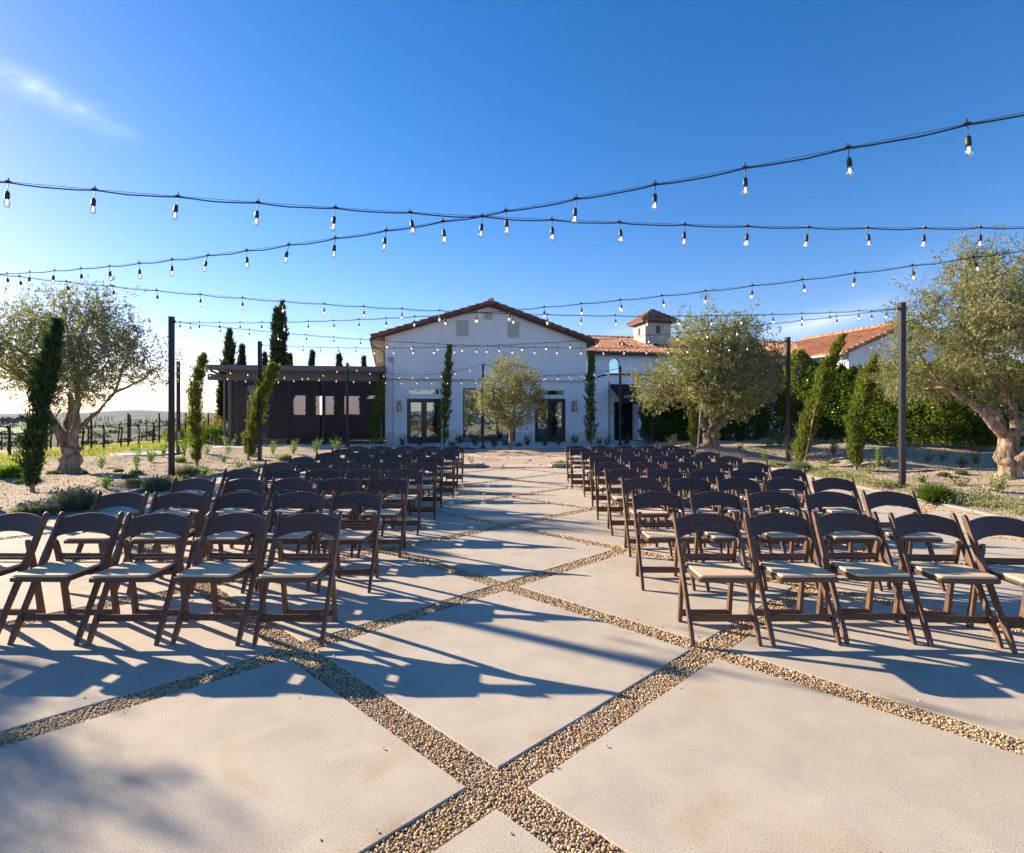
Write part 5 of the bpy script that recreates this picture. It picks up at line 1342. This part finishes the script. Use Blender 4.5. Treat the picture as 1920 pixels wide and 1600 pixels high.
# landscape spotlight
x,y,_=gp(478,861); sp=empty('garden_spotlight',(x,y,.05),0,'small pale dome garden light at the foot of the rear left pole','garden light')
m=MB(); m.lathe((0,0,0),[(.13,0),(.14,.05),(.12,.12),(.07,.18),(0,.2)],14); m.build('dome',M['conduit'],sp); m=MB(); m.lathe((0,0,0),[(.155,-.04),(.155,.02),(.13,.03)],14); m.build('base_ring',M['dark'],sp)

# ------------------------------------------------------------------ vineyard rows
vp=[]
rows=[(-16.3,17.6,40,1.05,'nearest'),(-19.0,16,42,2.0,'second'),(-23,17,44,3.2,'farthest')]
vm=[]
for v_ in range(4):
    m=MB(); rs=random.Random(v_)
    m.tube([(0,0,-.1),(rs.uniform(-.04,.04),0,.4),(rs.uniform(-.05,.05),.02,.85),(rs.uniform(-.03,.03),0,1.05)],[.045,.034,.03,.04],7,True,True,.25,v_)
    vm.append(m.mesh('trunk',M['barkd']))
am=[]
for v_ in range(4):
    m=MB(); rs=random.Random(v_+9)
    for sg in (-1,1): m.tube([(0,0,.98),(0,sg*.2,1.04+rs.uniform(-.03,.03)),(rs.uniform(-.03,.03),sg*.5,1.03)],[.016,.013,.008],6,True,True,.3,v_)
    for k in range(3):
        yy=rs.uniform(-.45,.45); m.tube([(0,yy,1.03),(rs.uniform(-.05,.05),yy+rs.uniform(-.06,.06),1.12+rs.uniform(0,.2))],[.012,.005],5)
    am.append(m.mesh('arms',M['barkd']))
ONAMES=['first','second','third','fourth','fifth','sixth','seventh','eighth','ninth','tenth','eleventh','twelfth','thirteenth','fourteenth','fifteenth','sixteenth','seventeenth','eighteenth','nineteenth','twentieth','twenty-first','twenty-second']
for ri,(x,y0,y1,sp_,nm) in enumerate(rows):
    zt=lambda y,x=x: float(terr(np.array(x),np.array(float(y))))
    ys=np.arange(y0,y1,sp_*2); r=empty('vineyard_trellis',(x,y0,zt(y0)),0,'%s trellis row of thin posts and wires on the slope at left'%nm,'trellis','trellis rows of the vineyard')
    for yy in ys:
        m=MB(); m.box(-.025,.025,yy-y0-.025,yy-y0+.025,zt(yy)-zt(y0)-.1,zt(yy)-zt(y0)+1.5); m.build('post',M['barkd'],r)
    for hh in (.95,1.4):
        m=MB(); m.tube([(0,yy-y0,zt(yy)-zt(y0)+hh) for yy in ys],.0028,4); m.build('wire',M['conduit'],r)
    for k,yy in enumerate(np.arange(y0+sp_*.6,y1-1,sp_)[:22]):
        g_=empty('grapevine',(x,yy,zt(yy)),rj.uniform(-.1,.1),'bare %s grapevine from the front in the %s vineyard row'%(ONAMES[k],nm),'grapevine','bare grapevines trained along the trellis rows')
        g_.scale=(1,1,rj.uniform(.85,1.08))
        link(bpy.data.objects.new('trunk',vm[k%4]),g_); link(bpy.data.objects.new('arms',am[(k+ri)%4]),g_)
# distant trees
def blobtree(x,y,h,w_,label,grp):
    z0=float(terr(np.array(float(x)),np.array(float(y)))); r=empty('distant_tree',(x,y,z0),0,label,'tree',grp)
    m=MB(); m.tube([(0,0,-1),(0,0,h*.5)],[h*.03,h*.02],6); m.build('trunk',M['barkd'],r)
    n=420; bl=[(rj.uniform(-.25,.25)*w_,0,h*rj.uniform(.5,.8),w_*.3,w_*.3,h*.25) for _ in range(5)]
    P,d,_=blob_points(bl,n,.4); leaf_obj('crown',leaf_arrays(P,d+rng.normal(size=(n,3))*.5,h*.16,h*.08),M['far'],r)
dn=['first','second','third','fourth','fifth','sixth','seventh','eighth']
for i,x in enumerate((4,14,27,34,42,-8,47,20)):
    Yd=1150+20*i; X=(x-960)/F*Yd; z0=float(terr(np.array(X),np.array(float(Yd)))); h=EYE+(HY-(782.5+(i%3)*.8))/F*Yd-z0
    blobtree(X,Yd,max(8,h),9,'distant tree, %s of the small dark trees on the horizon at the left edge'%['second','third','fifth','sixth','seventh','first','last','fourth'][i],'distant trees on the horizon')
n=150; VS=[]
for i in range(n):
    px_=rj.uniform(135,415); Yd=rj.choice([1900,2300,2800]); X=(px_-960)/F*Yd; z0=float(terr(np.array(X),np.array(float(Yd)))); h=rj.uniform(8,17); k=26
    zz=rng.random(k)*h; P=np.stack([np.full(k,X)+rng.normal(size=k)*.5,np.full(k,Yd)+rng.normal(size=k)*.4,z0+zz],1)
    VS.append(leaf_arrays(P,np.tile([0,0,1.],(k,1))+rng.normal(size=(k,3))*.2,3.5,1.9*(1.1-zz/h)+.3))
tag(leaf_obj('far_cypress_rows',np.vstack(VS),M['far']),'rows of tiny cypresses on the far ridge','trees',None,'stuff')
n=150; VS=[]
for i in range(n):
    px_=rj.uniform(-80,430); Yd=math.exp(rj.uniform(math.log(70),math.log(1500))); X=(px_-960)/F*Yd; z0=float(terr(np.array(X),np.array(float(Yd)))); r_=(.6+Yd*.004)*rj.uniform(.6,1.3); k=40
    d=rdir(k); d[:,2]=abs(d[:,2]); P=np.array([X,Yd,z0])+d*np.array([r_*1.3,r_,r_*.8])*rng.random((k,1))**.4
    VS.append(leaf_arrays(P,d+rng.normal(size=(k,3))*.5,r_*.6,r_*.35))
tag(leaf_obj('hillside_scrub',np.vstack(VS),M['far']),'dark scrub dotted over the far slopes','scrub',None,'stuff')
# air between the terrace and the far hills
t=NT('haze_air'); pv=t.n('ShaderNodeVolumePrincipled'); pv.inputs['Color'].default_value=(.55,.74,1,1); pv.inputs['Density'].default_value=HAZE_D; pv.inputs['Anisotropy'].default_value=0.0
t.l(pv.outputs[0],t.out.inputs['Volume'])
if HAZE_D>0:
    m=MB(); m.box(-14500,14500,-14500,14500,-160,260); tag(m.build('haze',t.m),kind='stuff')
